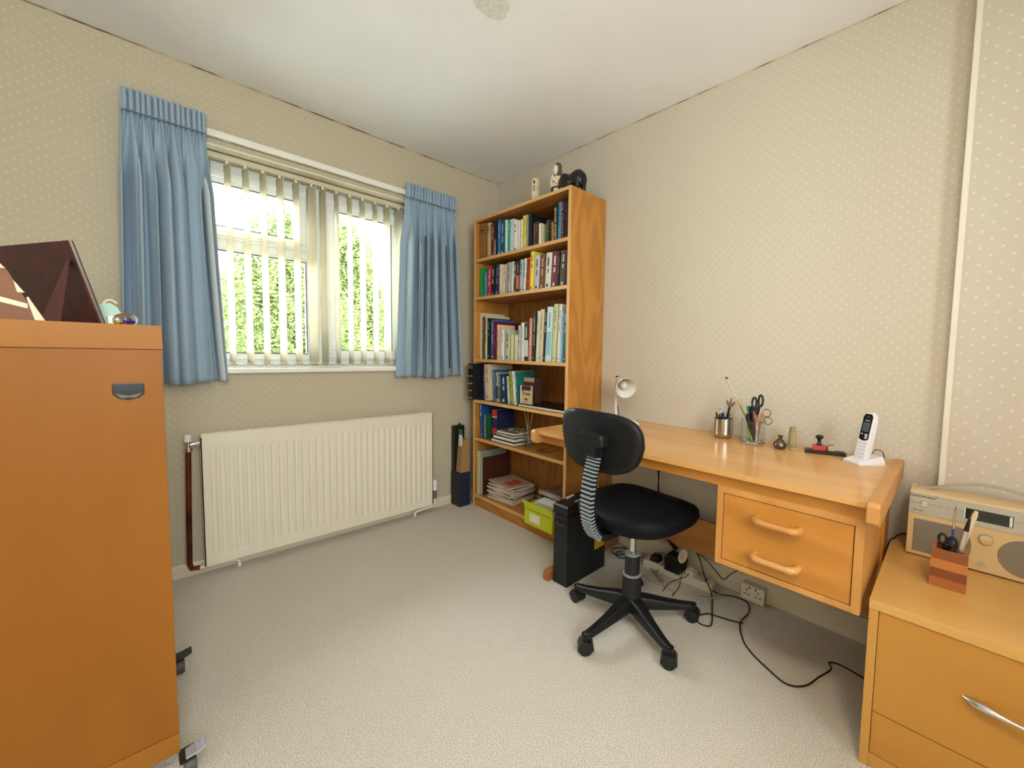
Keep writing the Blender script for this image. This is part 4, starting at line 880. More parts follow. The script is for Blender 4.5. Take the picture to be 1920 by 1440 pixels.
for z, sc in ((.424, .60), (.426, .86), (.436, .965), (.452, 1.0), (.468, .985), (.482, .93), (.492, .8), (.497, .55), (.498, .2)):
    ring = []
    for k in range(N):
        f, g = seat_out(k, sc); front = max(0, (f-.1)/.11); zz_ = z-.02*front**2*(1 if z > .44 else .3)+.012*max(0, (-f-.08)/.13)*(1 if z > .44 else 0)+.012*(abs(g)/.2)**2*(1 if z > .46 else 0)
        ring.append(ch(f+.04, g+.012, zz_+.014))
    rings.append(ring)
loft(bm, rings); obj('seat', bm, speckle('black_seat_fabric', '0b0d15', '07080e', 700, .65, .3, .0006, spec=.2), t, 60)
bm = bmesh.new()          # ribbed spine that carries the backrest
def spine(u):             # u 0..1 from under the seat to the back bracket
    P = [(-.1, .415), (-.17, .412), (-.225, .43), (-.262, .49), (-.272, .57), (-.262, .66), (-.245, .73), (-.235, .785)]
    q = u*(len(P)-1); i = min(int(q), len(P)-2); f = q-i; a, b_, c, d = P[max(i-1, 0)], P[i], P[i+1], P[min(i+2, len(P)-1)]
    return [.5*((2*b_[k])+(c[k]-a[k])*f+(2*a[k]-5*b_[k]+4*c[k]-d[k])*f*f+(3*b_[k]-a[k]-3*c[k]+d[k])*f**3) for k in (0, 1)]
def spring(us, w, th, out=0):
    rings = []
    for u in us:
        p, q = spine(u), spine(min(1, u+.01)); p0 = spine(max(0, u-.01)); tx, tz = q[0]-p0[0], q[1]-p0[1]; L2 = math.hypot(tx, tz); nx, nz = -tz/L2, tx/L2
        rings.append([ch(p[0]+nx*(out+a), b_, p[1]+nz*(out+a)) for a, b_ in ((0, -w), (0, w), (-th, w), (-th, -w))])
    return rings
loft(bm, spring([k/40 for k in range(41)], .026, .022)); obj('spine', bm, BLACK, t, 50)
bm = bmesh.new()
for k in range(24):
    u = .27+.62*k/24; loft(bm, spring([u, u+.011], .0275, .02, .005))
obj('spine_ribs', bm, mat('rib_highlight', '8a949c', .3), t, 50)  # ribs lighter than the spine, their highlights put into the colour
bm = bmesh.new()
for s in (-1, 1):
    M4 = Matrix.Translation(ch(-.245, s*.058, .42)) @ Matrix.Rotation(F, 4, 'Z')
lathe(bm, [(.03, -.012), (.034, -.006), (.034, .006), (.03, .012)], ch(-.2, .04, .475), 20, 1); obj('adjustment_knob', bm, MBLACK, t, 50)
# bracket and backrest
tilt = R(8)
def bk(f, s, z): return ch(-.232+f*cos(tilt)-(z)*sin(tilt)*.6, s, .80+z)
bm = bmesh.new(); rings = []
for f, k in ((-.038, .9), (-.03, 1), (-.004, 1)):
    ring = []
    for s, z in ((-.07, .014), (-.064, .027), (.064, .027), (.07, .014), (.068, -.012), (.032, -.024), (.026, -.06), (-.026, -.06), (-.032, -.024), (-.068, -.012)): ring.append(bk(f, s*k, z*k-.0))
    rings.append(ring)
loft(bm, rings); br = obj('back_bracket', bm, BLACK, t, 40)
bm = bmesh.new()
for s in (-.05, .05): 
    c = bk(-.0365, s, .004); lathe(bm, [(.006, -.002), (.006, .001)], c, 12, 0)
obj('bolt_hole', bm, mat('hole_black', '050505', .8), br)
bm = bmesh.new(); N = 44; rings = []
for f, sc in ((-.006, .86), (-.006, .97), (0, 1.0), (.010, 1.0), (.022, .985), (.034, .93), (.041, .75), (.044, .4)):
    ring = []
    for k in range(N):
        a = 2*pi*k/N; c, s = cos(a), sin(a); y = math.copysign(abs(c)**.55, c)*.208*sc; z = math.copysign(abs(s)**.62, s)*.113*sc
        if z < 0: y *= 1-.14*abs(z)/.113
        ring.append(bk(f+.9*y*y, y+.022, z-.008))
    rings.append(ring)
loft(bm, rings); obj('backrest', bm, speckle('black_backrest', '101215', '0c0d0f', 900, .5, .15, .0004, spec=.35), t, 60)
# ------------------------------------------------------------------ paper shredder between bookcase and chair
t = thing('paper_shredder', 'tall slim black paper shredder under the left end of the desk', 'paper shredder', (-.45, -1.33, 0))
obj('bin', B(-.572, -.285, -1.284, -1.376, 0, .34, bev=.004), MBLACK, t)
SHB = BLACK
bm = bmesh.new(); loft(bm, [[(-.574, -1.282, .345), (-.574, -1.378, .345), (-.285, -1.378, .345), (-.285, -1.282, .345)], [(-.574, -1.282, .385), (-.574, -1.378, .385), (-.285, -1.378, .40), (-.285, -1.282, .40)], [(-.566, -1.286, .392), (-.566, -1.374, .392), (-.29, -1.374, .408), (-.29, -1.286, .408)]]); h = obj('cutter_head', bm, SHB, t, 30)
obj('paper_slot', B(-.47, -.455, -1.29, -1.37, .397, .4), mat('hole_black', '050505', .8), h)
bm = bmesh.new()
for k in range(5): lathe(bm, [(.003, .4), (.003, .4045)], (-.44+.0, -1.345-.005*k*0-.0, 0), 8) if False else box(bm, -.50+.014*k, -.492+.014*k, -1.352, -1.36, .396+.001*k, .3995+.001*k)
obj('indicator_icons', bm, flat('c8ccd0'), h)
vs = None; bm = bmesh.new(); vs = box(bm, -.5, -.45, -1.29, -1.304, .394, .4015)
for v in vs: v.co.z += (v.co.x+.5)*.06
obj('white_sticker', bm, flat('c8ccd0'), h)
bm = bmesh.new(); P = [(-1.33+.03*cos(a), .32+.024*sin(a)) for a in [R(180+180*k/10) for k in range(11)]]; prism(bm, P, -.5735, -.57, 0); obj('grip_recess', bm, MC['hole_black'], t)
bm = bmesh.new(); tube(bm, [(-.5745, -1.33+.026*cos(a), .318+.024*sin(a)) for a in [R(205+130*k/8) for k in range(9)]], .0018, 6); obj('grip_rim', bm, mat('grip_highlight', '5c6066', .3), t)
YL = mat('warning_label_yellow', 'c8a41c', .5)
obj('warning_label', B(-.372, -.297, -1.3765, -1.3778, .12, .19), YL, t)
bm = bmesh.new()
for k in range(5): box(bm, -.366, -.304-.006*(k % 2), -1.3777, -1.3786, .13+.0105*k, .1315+.0105*k)
obj('label_print', bm, flat('5c4a1c'), t)
bm = bmesh.new(); prism(bm, [(-.405+.009*cos(a*pi/8), .235+.028*sin(a*pi/8)) for a in range(16)], -1.3778, -1.3765, 1); obj('side_window', bm, mat('smoked_window', '20261e', .15), t)
# ------------------------------------------------------------------ on the desk
D = DZ+.0003
t = thing('desk_lamp', 'small white desk lamp at the left end of the desk, its head facing the room', 'lamp', (-.12, -1.37, D))
LW = mat('lamp_white', 'dcd8d2', .25)
bm = bmesh.new(); rings = []
for z, sc in ((0, 1), (.004, 1.02), (.012, .9), (.02, .62), (.025, .3)):
    ring = []
    for k in range(32):
        a = 2*pi*k/32; yy = .085*sc*cos(a); ring.append((-.125+.038*sc*sin(a)*(1-.25*cos(a+pi)), -1.372+yy, D+z))
    rings.append(ring)
loft(bm, rings); obj('base', bm, LW, t, 60)
bm = bmesh.new(); tube(bm, [(-.12, -1.318, D+.01), (-.12, -1.296, .79), (-.12, -1.293, .9), (-.12, -1.298, .965)], [.008, .006, .006, .007], 10, 4); obj('arm', bm, LW, t, 60)
bm = bmesh.new(); tube(bm, [(-.117, -1.306, D+.018), (-.114, -1.31, .8), (-.114, -1.288, .86), (-.116, -1.284, .94), (-.118, -1.292, .965)], .0022, 6, 5); obj('lamp_cable', bm, mat('dark_cable', '3a2c2c', .5), t, 60)
hd = Vector((-.51, -.80, -.31)).normalized()
Mh = hd.to_track_quat('Z', 'Y').to_matrix().to_4x4(); hc = Vector((-.112, -1.302, .978))
bm = bmesh.new(); lathe(bm, [(.001, -.012), (.013, -.01), (.016, .0), (.017, .03), (.02, .045)], hc, 24, 2, False, Mh); obj('lamp_head', bm, LW, t, 60)
bm = bmesh.new(); lathe(bm, [(.022, .04), (.032, .062), (.046, .1), (.056, .128), (.0575, .129), (.056, .131), (.045, .106), (.03, .066), (.018, .046)], hc, 32, 2, False, Mh)
obj('lamp_shade', bm, mat('lamp_shade_satin', 'e6e2da', .35), t, 60)
bm = bmesh.new(); lathe(bm, [(.010, .05), (.018, .07), (.021, .09), (.018, .105), (.010, .114), (.001, .116)], hc, 20, 2, False, Mh); obj('bulb', bm, mat('bulb_frost', 'd8d4c8', .1), t, 60)
bm = bmesh.new(); box(bm, -.124, -.112, -1.308, -1.29, .985, .995, .002); obj('switch', bm, MBLACK, t)
# steel pen cup
t = thing('pen_cup', 'round brushed steel pen cup standing on the desk', 'pen cup', (-.1, -1.903, D))
bm = bmesh.new(); lathe(bm, [(.02, D), (.033, D+.002), (.040, D+.012), (.042, D+.022), (.042, D+.09), (.0405, D+.09), (.0405, D+.02), (.03, D+.006), (.002, D+.006)], (-.1, -1.903, 0), 40); obj('body', bm, STEEL, t, 50)
def pen(label, cat, name, a, b_, r, col, tip=None, rough=.35, tipcol='2a2a2a'):
    tt = thing(name, label, cat, a); bm = bmesh.new(); A, Bv = Vector(a), Vector(b_)
    tube(bm, [A, A+(Bv-A)*.1, A+(Bv-A)*.97, Bv], [r*.6, r, r, r*.85], 8); obj('barrel', bm, mat('pen_'+col, col, rough), tt, 50)
    if tip:
        bm = bmesh.new(); q = (Bv-A).normalized(); tube(bm, [Bv-q*tip, Bv+q*.003], [r*1.2, r*.9], 8); obj('cap', bm, mat('pen_'+tipcol, tipcol, rough), tt, 50)
    return tt
cx, cy = -.1, -1.903
pen('black pen at the left side of the steel pen cup', 'pen', 'ballpoint_pen', (cx+.005, cy+.015, D+.012), (cx-.008, cy+.033, D+.112), .0042, '15151a', .03)
pen('black and silver pen beside the left one in the steel pen cup', 'pen', 'ballpoint_pen', (cx+.01, cy-.01, D+.012), (cx+.004, cy+.022, D+.135), .0042, '1c1c20', .025, tipcol='b8b8b8')
pen('thin black pen leaning forward in the steel pen cup', 'pen', 'ballpoint_pen', (cx+.018, cy-.005, D+.012), (cx-.018, cy+.016, D+.108), .004, '202024')
pen('short blue pen in the middle of the steel pen cup', 'pen', 'ballpoint_pen', (cx+.015, cy-.008, D+.012), (cx-.02, cy-.003, D+.118), .0055, '1f4468')
pen('silver pen at the right side of the steel pen cup', 'pen', 'ballpoint_pen', (cx+.012, cy+.01, D+.012), (cx-.006, cy-.028, D+.112), .0035, 'b0b0b0', .02, .2)
t = pen('black pen topped with small brown figures in the steel pen cup', 'pen', 'ballpoint_pen', (cx+.01, cy+.004, D+.012), (cx-.002, cy-.026, D+.148), .0052, '1a1616')
for dy, dz, l in ((.012, .026, .022), (-.004, .038, .034), (-.018, .024, .02), (.002, .018, .012)):
    bm = bmesh.new(); a = Vector((cx-.002, cy-.027, D+.148)); tube(bm, [a, a+Vector((0, dy, dz*.55)), a+Vector((-.002, dy*1.1, dz))], [.007, .0065, .0025], 7, 3); obj('figure_topper', bm, flat('7c5c48'), t, 60)
bm = bmesh.new(); tube(bm, [(cx-.01, cy-.036+.006*cos(a*pi/7), D+.102+.009*sin(a*pi/7)) for a in range(10)], .0012, 6)
o = tag(obj('paper_clip', bm, STEEL), 'small wire paper clip at the right rim of the steel pen cup', 'paper clip')
# glass tumbler
cx, cy = -.118, -2.043
t = thing('glass_tumbler', 'clear straight glass tumbler full of pencils and scissors on the desk', 'tumbler', (cx, cy, D))
bm = bmesh.new(); lathe(bm, [(.044, D), (.048, D+.003), (.0515, D+.1), (.0505, D+.1015), (.0485, D+.1), (.0458, D+.013), (.002, D+.011)], (cx, cy, 0), 48); obj('glass', bm, CG, t, 50)
pts = [((.01, -.015), (-.004, -.019), .142, 'b4765c'), ((.012, -.002), (.0, -.008), .128, 'b87c5c'), ((.0, -.01), (-.01, -.001), .118, 'ae7458'), ((-.01, -.02), (.004, -.024), .135, 'bc8464'), ((.02, .0), (.006, -.016), .15, 'c08c68')]
nm_ = ['leftmost', 'second from left', 'front', 'rightmost', 'tallest']
for i, ((ax, ay), (bx, by), h, c) in enumerate(pts):
    tt = thing('pencil', nm_[i]+' of the pinkish brown pencils in the glass tumbler', 'pencil', (cx+ax, cy+ay+.01, D+.014), 0, 'pencils in the glass tumbler')
    bm = bmesh.new(); A, E_ = Vector((cx+ax*1.2-.016, cy-.018+ay*.3, D+.016)), Vector((cx+bx-.016, cy-.006-.0085*i, D+h))
    tube(bm, [A, A+(E_-A)*.9, E_], [.0032, .0034, .0032], 6); obj('shaft', bm, flat(c, .4), tt, 20)
t = pen('long yellow and clear ruler pencil leaning far left out of the glass tumbler', 'pencil', 'long_pencil', (cx-.01, cy-.03, D+.014), (cx+.035, cy+.15, D+.285), .004, 'b49c48')
bm = bmesh.new(); A = Vector((cx+.018, cy+.082, D+.182)); E_ = Vector((cx+.0355, cy+.152, D+.288)); tube(bm, [A, E_], .0048, 6); obj('clear_end', bm, flat('c8c0a4', .3), t)
bm = bmesh.new(); A = Vector((cx+.032, cy+.139, D+.268)); tube(bm, [A, A+Vector((.002, .004, .009))], .006, 8); obj('dark_band', bm, flat('4c4434'), t)
t = pen('thin dark pen leaning left in the glass tumbler', 'pen', 'ballpoint_pen', (cx-.01, cy-.02, D+.014), (cx+.012, cy+.066, D+.158), .0028, '4c4444')
pen('bright green pen standing in the glass tumbler', 'pen', 'ballpoint_pen', (cx, cy-.005, D+.014), (cx-.004, cy+.03, D+.158), .0045, '1c7c4c')
pen('dark green pen beside the bright green one in the glass tumbler', 'pen', 'ballpoint_pen', (cx+.012, cy-.005, D+.014), (cx+.0, cy+.024, D+.162), .005, '1c5c44')
pen('light green pencil low inside the glass tumbler', 'pencil', 'short_pencil', (cx-.02, cy-.005, D+.014), (cx-.024, cy+.024, D+.08), .004, '8cb44c')
for i, (dy, h, r) in enumerate(((.014, .125, .0085), (-.004, .128, .0085), (.004, .15, .008), (-.006, .158, .0085), (.014, .155, .007))):
    pen(['left thick black marker', 'right thick black marker', 'middle black marker', 'upright black marker with tall cap', 'black marker behind the thick ones'][i]+' in the glass tumbler', 'marker', 'marker_pen', (cx+.004*i-.008, cy-.006+dy*.5, D+.014), (cx-.022+.008*i, cy+dy+.004, D+h), r, '121316', .03, tipcol='0e0e10')
t = thing('scissors', 'black handled scissors standing highest in the glass tumbler', 'scissors', (cx, cy, D+.014), 0)
bm = bmesh.new()
for s in (-1, 1): tube(bm, [(cx, cy-.012+s*.013+.009*cos(a*pi/7), D+.175+.024*sin(a*pi/7)+.012*(s < 0)) for a in range(15)], .0048, 8)
tube(bm, [(cx, cy-.02, D+.165), (cx, cy-.014, D+.13)], .007, 8); tube(bm, [(cx, cy+.0, D+.155), (cx, cy-.012, D+.13)], .007, 8); obj('handle', bm, BLACK, t, 60)
obj('blade', B(cx-.001, cx+.001, cy-.018, cy-.008, D+.018, D+.135), STEEL, t)
t = thing('scissors', 'brass ringed scissors sticking out of the right side of the glass tumbler', 'scissors', (cx+.005, cy-.03, D+.014))
BR = mat('aged_brass', '8c7c50', .3, .8)
for (y, z, r1, r3) in ((cy-.052, D+.138, .017, .016), (cy-.058, D+.105, .017, .015)):
    bm = bmesh.new(); tube(bm, [(cx-.002, y+r1*cos(a*pi/9)*(1 if True else 1), z+r3*sin(a*pi/9)) for a in range(19)], .0022, 8); obj('finger_ring', bm, BR, t, 60)
bm = bmesh.new(); tube(bm, [(cx-.002, cy-.04, D+.125), (cx+.004, cy-.02, D+.09), (cx+.006, cy+.0, D+.03)], [.003, .004, .002], 6); tube(bm, [(cx-.002, cy-.044, D+.1), (cx+.004, cy-.024, D+.09), (cx+.004, cy-.006, D+.03)], [.003, .004, .002], 6); obj('blade', bm, STEEL, t)
# little ornaments
t = thing('money_bag_ornament', 'small pewter pear shaped bag ornament right of the glass tumbler', 'ornament', (-.14, -2.160, D))
PW = mat('pewter', '6c6458', .2, .9); bm = bmesh.new(); lathe(bm, [(.012, 0), (.021, .003), (.026, .013), (.024, .023), (.015, .034), (.009, .041), (.006, .045)], (-.14, -2.160, D), 24); obj('body', bm, PW, t, 60)
bm = bmesh.new(); lathe(bm, [(.006, .043), (.012, .054), (.010, .055), (.004, .048)], (-.14, -2.160, D), 5); obj('gathered_neck', bm, PW, t, 20)
t = thing('tower_ornament', 'small beige leaning tower ornament on the desk', 'ornament', (-.075, -2.188, D))
ST = speckle('tower_stone', 'b4a074', '94805a', 60, .7, .2, .001); bm = bmesh.new(); pr = [(.0155, 0), (.0155, .008)]
z = .008
for k in range(6): pr += [(.014, z+.001), (.014, z+.0075), (.0155, z+.008), (.0155, z+.0095)]; z += .0098
pr += [(.0115, z+.001), (.0115, z+.013), (.0125, z+.014), (.0125, z+.016)]
lathe(bm, pr, (-.075, -2.188, D+.002), 20); obj('tower', bm, ST, t, 30)
bm = bmesh.new(); z = .01
for k in range(6):
    for j in range(14): a = 2*pi*j/14; box(bm, -.075+.0142*cos(a)-.0007, -.075+.0142*cos(a)+.0007, -2.188+.0142*sin(a)-.0007, -2.188+.0142*sin(a)+.0007, D+z+.001, D+z+.0085)
    z += .0098
obj('columns', bm, flat('d0c098'), t, 0); obj('base', B(-.1, -.052, -2.2, -2.172, D, D+.003, bev=.001), ST, t)
bm = bmesh.new(); lathe(bm, [(.016, 0), (.017, .002), (.014, .005), (.002, .006)], (-.112, -2.205, D), 20); tag(obj('seashell_dish', bm, flat('b4a07c', .4), None, 60), 'flat beige shell like disc lying in front of the tower ornament', 'ornament')
t = thing('ink_pad', 'long black ink pad tray lying on the desk near the phone', 'ink pad', (-.1, -2.315, D))
bm = bmesh.new(); a, b_ = Vector((-.138, -2.253, 0)), Vector((-.098, -2.385, 0)); q = (b_-a).normalized(); n = Vector((-q.y, q.x, 0)); n = n if n.x > 0 else -n
loft(bm, [[(p.x, p.y, D+z) for p in (a, b_, b_+n*.045, a+n*.045)] for z in (0, .012)]); box(bm, 0, 0, 0, 0, 0, 0) if False else None; obj('tray', bm, mat('ink_tray', '2a2622', .3), t, 20)
bm = bmesh.new(); a2, b2 = a+n*.006+q*.006, b_+n*.006-q*.006; loft(bm, [[(p.x, p.y, D+z) for p in (a2, b2, b2+n*.033, a2+n*.033)] for z in (.0122, .0135)]); obj('pad', bm, flat('3c3430'), t, 20)
c = a+q*.048+n*.02
t = thing('rubber_stamp', 'red block rubber stamp with a black knob handle, on the ink pad', 'stamp', (c.x, c.y, D+.014), math.atan2(q.y, q.x))
bm = bmesh.new(); box(bm, -.022, .022, -.015, .015, 0, .018, .001); obj('block', bm, flat('bc3c44', .35), t, local=True)
bm = bmesh.new(); lathe(bm, [(.012, .018), (.009, .022), (.005, .032), (.008, .042), (.014, .048), (.014, .054), (.008, .058), (.001, .059)], (0, 0, 0), 20); obj('handle', bm, BLACK, t, 60, local=True)
c = a+q*.088+n*.024
t = thing('rubber_stamp', 'small beige square stamp block beside the red stamp, on the ink pad', 'stamp', (c.x, c.y, D+.014), math.atan2(q.y, q.x)+.2)
bm = bmesh.new(); box(bm, -.013, .013, -.013, .013, 0, .02, .002); obj('block', bm, flat('b8a488', .5), t, local=True)
bm = bmesh.new(); lathe(bm, [(.004, .02), (.006, .0225), (.003, .024)], (-.004, 0, 0), 10); lathe(bm, [(.003, .02), (.004, .0225), (.002, .024)], (.007, .004, 0), 10); obj('studs', bm, flat('8c7858'), t, local=True)
# cordless phone
t = thing('cordless_phone', 'white cordless phone with black screen panel standing in its base on the desk', 'phone', (-.152, -2.447, D), R(233))
PH = mat('phone_white', 'dedee2', .28); L = dict(local=True)
bm = bmesh.new(); loft(bm, [[(-.034, -.052, 0), (.034, -.052, 0), (.042, .045, 0), (-.042, .045, 0)], [(-.034, -.054, .008), (.034, -.054, .008), (.042, .045, .012), (-.042, .045, .012)], [(-.030, -.048, .014), (.030, -.048, .014), (.036, .04, .03), (-.036, .04, .03)]]); obj('charging_base', bm, PH, t, 30, **L)
bm = bmesh.new(); tl = .2; rings = []
for h, w, th in ((.012, .018, .018), (.018, .0235, .024), (.05, .0245, .026), (.1, .0245, .026), (.15, .0235, .024), (.172, .021, .021), (.182, .014, .014)):
    yo = -.026+h*tl; rings.append([(-w, yo+.004, h), (-w*.86, yo, h), (w*.86, yo, h), (w, yo+.004, h), (w, yo+th*.8, h), (w*.7, yo+th, h), (-w*.7, yo+th, h), (-w, yo+th*.8, h)])
loft(bm, rings); hs = obj('handset', bm, PH, t, 40, **L)
def fp(x, h, o=.0006): return (x, -.026+h*tl-o, h)
def fquad(pts, m, name, th=.0012, par=None):
    bm = bmesh.new(); loft(bm, [[Vector(fp(x, h)) for x, h in pts], [Vector(fp(x, h, -th)) for x, h in pts]]); obj(name, bm, m, par or hs, 20, **L)
fquad([(-.019, .088), (-.006, .083), (.006, .083), (.019, .088), (.019, .168), (.012, .178), (-.012, .178), (-.019, .168)], mat('phone_gloss_black', '0d0e12', .12), 'screen_panel')
bm = bmesh.new(); loft(bm, [[Vector(fp(x, h, .0012)) for x, h in ((-.014, .115), (.014, .115), (.014, .148), (-.014, .148))], [Vector(fp(x, h, .0002)) for x, h in ((-.014, .115), (.014, .115), (.014, .148), (-.014, .148))]]); obj('screen', bm, mat('phone_lcd', '3c4448', .2), hs, 20, **L)
bm = bmesh.new()
for x0, x1, h0, h1 in ((-.008, .01, .153, .1555), (-.004, -.002, .166, .168), (.003, .005, .166, .168), (-.014, -.006, .104, .108), (.002, .014, .101, .107), (.004, .013, .09, .1)):
    loft(bm, [[Vector(fp(x, h, .0013)) for x, h in ((x0, h0), (x1, h0), (x1, h1), (x0, h1))], [Vector(fp(x, h, .0005)) for x, h in ((x0, h0), (x1, h0), (x1, h1), (x0, h1))]])
obj('silver_marks', bm, flat('b8bcc0', .3), hs, 20, **L)
for r_ in range(5):
    for c_ in range(3):
        x, h = -.0125+.0125*c_, .074-.0125*r_; fquad([(x-.0045, h-.0035), (x+.0045, h-.0035), (x+.0045, h+.0035), (x-.0045, h+.0035)], flat('c4c6cc', .4), 'key')
        hs.children[-1] if False else None
bm = bmesh.new(); tube(bm, [(-.06, -2.455, D+.012), (-.045, -2.468, D+.035), (-.03, -2.487, D+.028), (-.022, -2.493, D-.0+.004)], .0016, 6, 5)
tag(obj('phone_cord', bm, mat('dark_cable', '3a2c2c', .5), None, 60), 'thin dark cord arching behind the cordless phone', 'cable')
# ------------------------------------------------------------------ radio and pencil block on the chest
rx, ry0, ry1, rz = -.182, -2.582, -2.965, CZ
t = thing('radio', 'retro maple and silver radio with carry handle on the chest of drawers', 'radio', (-.13, -2.77, CZ))
MAP_ = wood('radio_maple', 'd8be94', 'd0b488', 1, .4, arch=.2)
bm = bmesh.new(); prism(bm, [(rx, rz+.005), (rx, rz+.14), (rx+.012, rz+.206), (rx+.022, rz+.215), (-.075, rz+.215), (-.06, rz+.205), (-.06, rz+.005)], ry0, ry1, 1, .003)
obj('cabinet', bm, MAP_, t, 40)
for y in (ry0-.03, ry1+.03): obj('foot', B(rx+.01, -.07, y-.01, y+.01, rz+.0002, rz+.0055), MBLACK, t)
SIL = speckle('radio_silver', 'b4b0a4', 'aaa69a', 600, .4, 0, metal=.3)
def rp(y, z, o=0):             # point on the sloping silver panel
    k = max(0, (z-.612)/.066); return Vector((rx+.012*k-o, y, z))
def rq(y0, y1, z0, z1, o0, o1):
    return [[rp(y0, z0, o), rp(y1, z0, o), rp(y1, z1, o), rp(y0, z1, o)] for o in (o0, o1)]
bm = bmesh.new(); loft(bm, rq(ry0-.001, ry1+.001, .6125, .677, -.004, .002)); pn = obj('control_panel', bm, SIL, t, 20)
bm = bmesh.new(); loft(bm, rq(ry0-.002, -2.716, .6462, .6472, .001, .0024)); loft(bm, rq(-2.826, ry1+.002, .6462, .6472, .001, .0024)); obj('panel_line', bm, flat('6c6860'), pn, 0)
bm = bmesh.new(); loft(bm, rq(-2.717, -2.822, .628, .660, .001, .0026)); dsp = obj('display', bm, mat('lcd_dark_green', '1a2018', .15), t, 20)
bm = bmesh.new(); loft(bm, rq(-2.814, -2.82, .630, .658, .001, .0034)); loft(bm, rq(-2.7165, -2.719, .628, .66, .001, .0034)); obj('display_bezel', bm, flat('d8dce0', .2), t, 20)
Mt = FX['-x'].copy(); tilt_ = Matrix.Rotation(-math.atan2(.012, .066), 4, 'Y')
me = text('intempo\u00b0', .0155, Mt, tuple(rp(-2.619, .6685, .0024)), ORG[t.name], .0003, True, 1.25); obj('brand_lettering', me, flat('3c3a36'), pn, 0)
me = text('stereo', .008, Mt, tuple(rp(-2.607, .6235, .0024)), ORG[t.name], .0003, True, 1.25); obj('stereo_lettering', me, flat('7c5c3c'), pn, 0)
bm = bmesh.new(); lathe(bm, [(.0095, .004), (.0105, -.003), (.0095, -.006), (.004, -.0065)], tuple(rp(-2.622, .6465)), 24, 0); obj('power_knob', bm, mat('polished_knob', 'd8d4cc', .1, 1), t, 50)
for y in (-2.661, -2.6815):
    bm = bmesh.new(); box(bm, rp(y, .65).x-.005, rp(y, .65).x+.004, y-.0022, y+.0022, .638, .654, .0015); obj('slider', bm, mat('slider_silver', 'd4d8dc', .15, .6), t)
# speaker grilles: left one squarish with a bowed right side, right one bowed on the left
GRL = speckle('grille_cloth', '8c8478', '766e62', 900, .8, .4, .0005)
def grille(ys, ye, sgn):
    pts = [(ys, .488), (ys, .594)]; N = 12
    for k in range(N+1):
        a = pi/2-pi*k/N; pts.append((ye+sgn*.04*(1-cos(a)) if False else ye-sgn*(.03*(1-cos(a))), .541+.055*sin(a)))
    bm = bmesh.new(); prism(bm, pts, rx-.0022, rx+.001, 0, .0008); return bm
obj('speaker_grille', grille(-2.599, -2.738, -1), GRL, t, 30)
bm = bmesh.new(); N = 28; prism(bm, [(-2.855+.06*cos(2*pi*k/N), .542+.055*sin(2*pi*k/N)) for k in range(N)], rx-.0022, rx+.001, 0, .0008); obj('speaker_grille', bm, GRL, t, 30)
bm = bmesh.new(); lathe(bm, [(.017, .002), (.017, -.004), (.014, -.0085), (.004, -.009)], (rx, -2.768, .5775), 28, 0); obj('tuning_dial', bm, mat('polished_knob', 'd8d4cc', .1, 1), t, 50)
bm = bmesh.new(); prism(bm, [(-2.763+.012*a, .4985+.0085*b_) for a, b_ in ((-1, 0), (0, 1), (1, 0), (0, -1))], rx-.002, rx+.001, 0); obj('diamond_badge', bm, flat('b8ac94', .4), t)
bm = bmesh.new()
hp = [(-.12, -2.607, .684), (-.12, -2.64, .693), (-.12, -2.68, .708), (-.12, -2.72, .721), (-.12, -2.773, .727), (-.12, -2.83, .720), (-.12, -2.87, .708), (-.12, -2.91, .693), (-.12, -2.94, .684)]
sp_ = smoothpts(hp, 5); loft(bm, [[(p.x-.007, p.y, p.z+.004), (p.x+.007, p.y, p.z+.004), (p.x+.007, p.y, p.z-.003), (p.x-.007, p.y, p.z-.003)] for p in sp_]); box(bm, -.128, -.112, -2.60, -2.612, .68, .692, .002); box(bm, -.128, -.112, -2.935, -2.947, .68, .692, .002)
obj('carry_handle', bm, SIL, t, 40)
bm = bmesh.new(); tube(bm, [(-.075, -2.578, .50), (-.075, -2.56, .492), (-.09, -2.545, .478), (-.1, -2.53, .45), (-.1, -2.526, .3)], .0028, 8, 5); tag(obj('black_cable', bm, mat('black_cable', '0e0e0e', .5), None, 60), 'black cord leaving the radio and dropping behind the desk end', 'cable')
t = thing('pencil_block', 'square striped wooden block holding brushes, in front of the radio', 'pencil holder', (-.34, -2.688, CZ))
ba, bb, bc, bd = -.379, -.301, -2.649, -2.727; sc_ = [('a4602f', 'wood_stripe_a'), ('8a4e26', 'wood_stripe_b'), ('b87438', 'wood_stripe_c'), ('92562c', 'wood_stripe_d')]
for i, (c, n_) in enumerate((('a8663a', 'a'), ('80482a', 'b'), ('b87840', 'c'), ('8c522c', 'd'))):
    bm = bmesh.new(); z0 = CZ+.0005+.0267*i; z1 = z0+.0267
    if i < 2: box(bm, ba, bb, bc, bd, z0, z1)
    else:
        w = .011
        for a_ in ((ba, ba+w, bc, bd), (bb-w, bb, bc, bd), (ba+w, bb-w, bc, bc-w), (ba+w, bb-w, bd+w, bd)): box(bm, *a_, z0, z1)
    obj('wood_layer', bm, wood('block_wood_'+n_, c, c, 1, .4), t)
zt = CZ+.107
t = thing('scissors', 'small black handled scissors in the wooden block', 'scissors', (-.34, -2.675, CZ+.06))
bm = bmesh.new()
for s, dz in ((-1, 0), (1, -.004)): tube(bm, [(-.35, -2.682-s*.0105+.0085*cos(a*pi/8), zt+.026+dz+.0135*sin(a*pi/8)) for a in range(17)], .0036, 8)
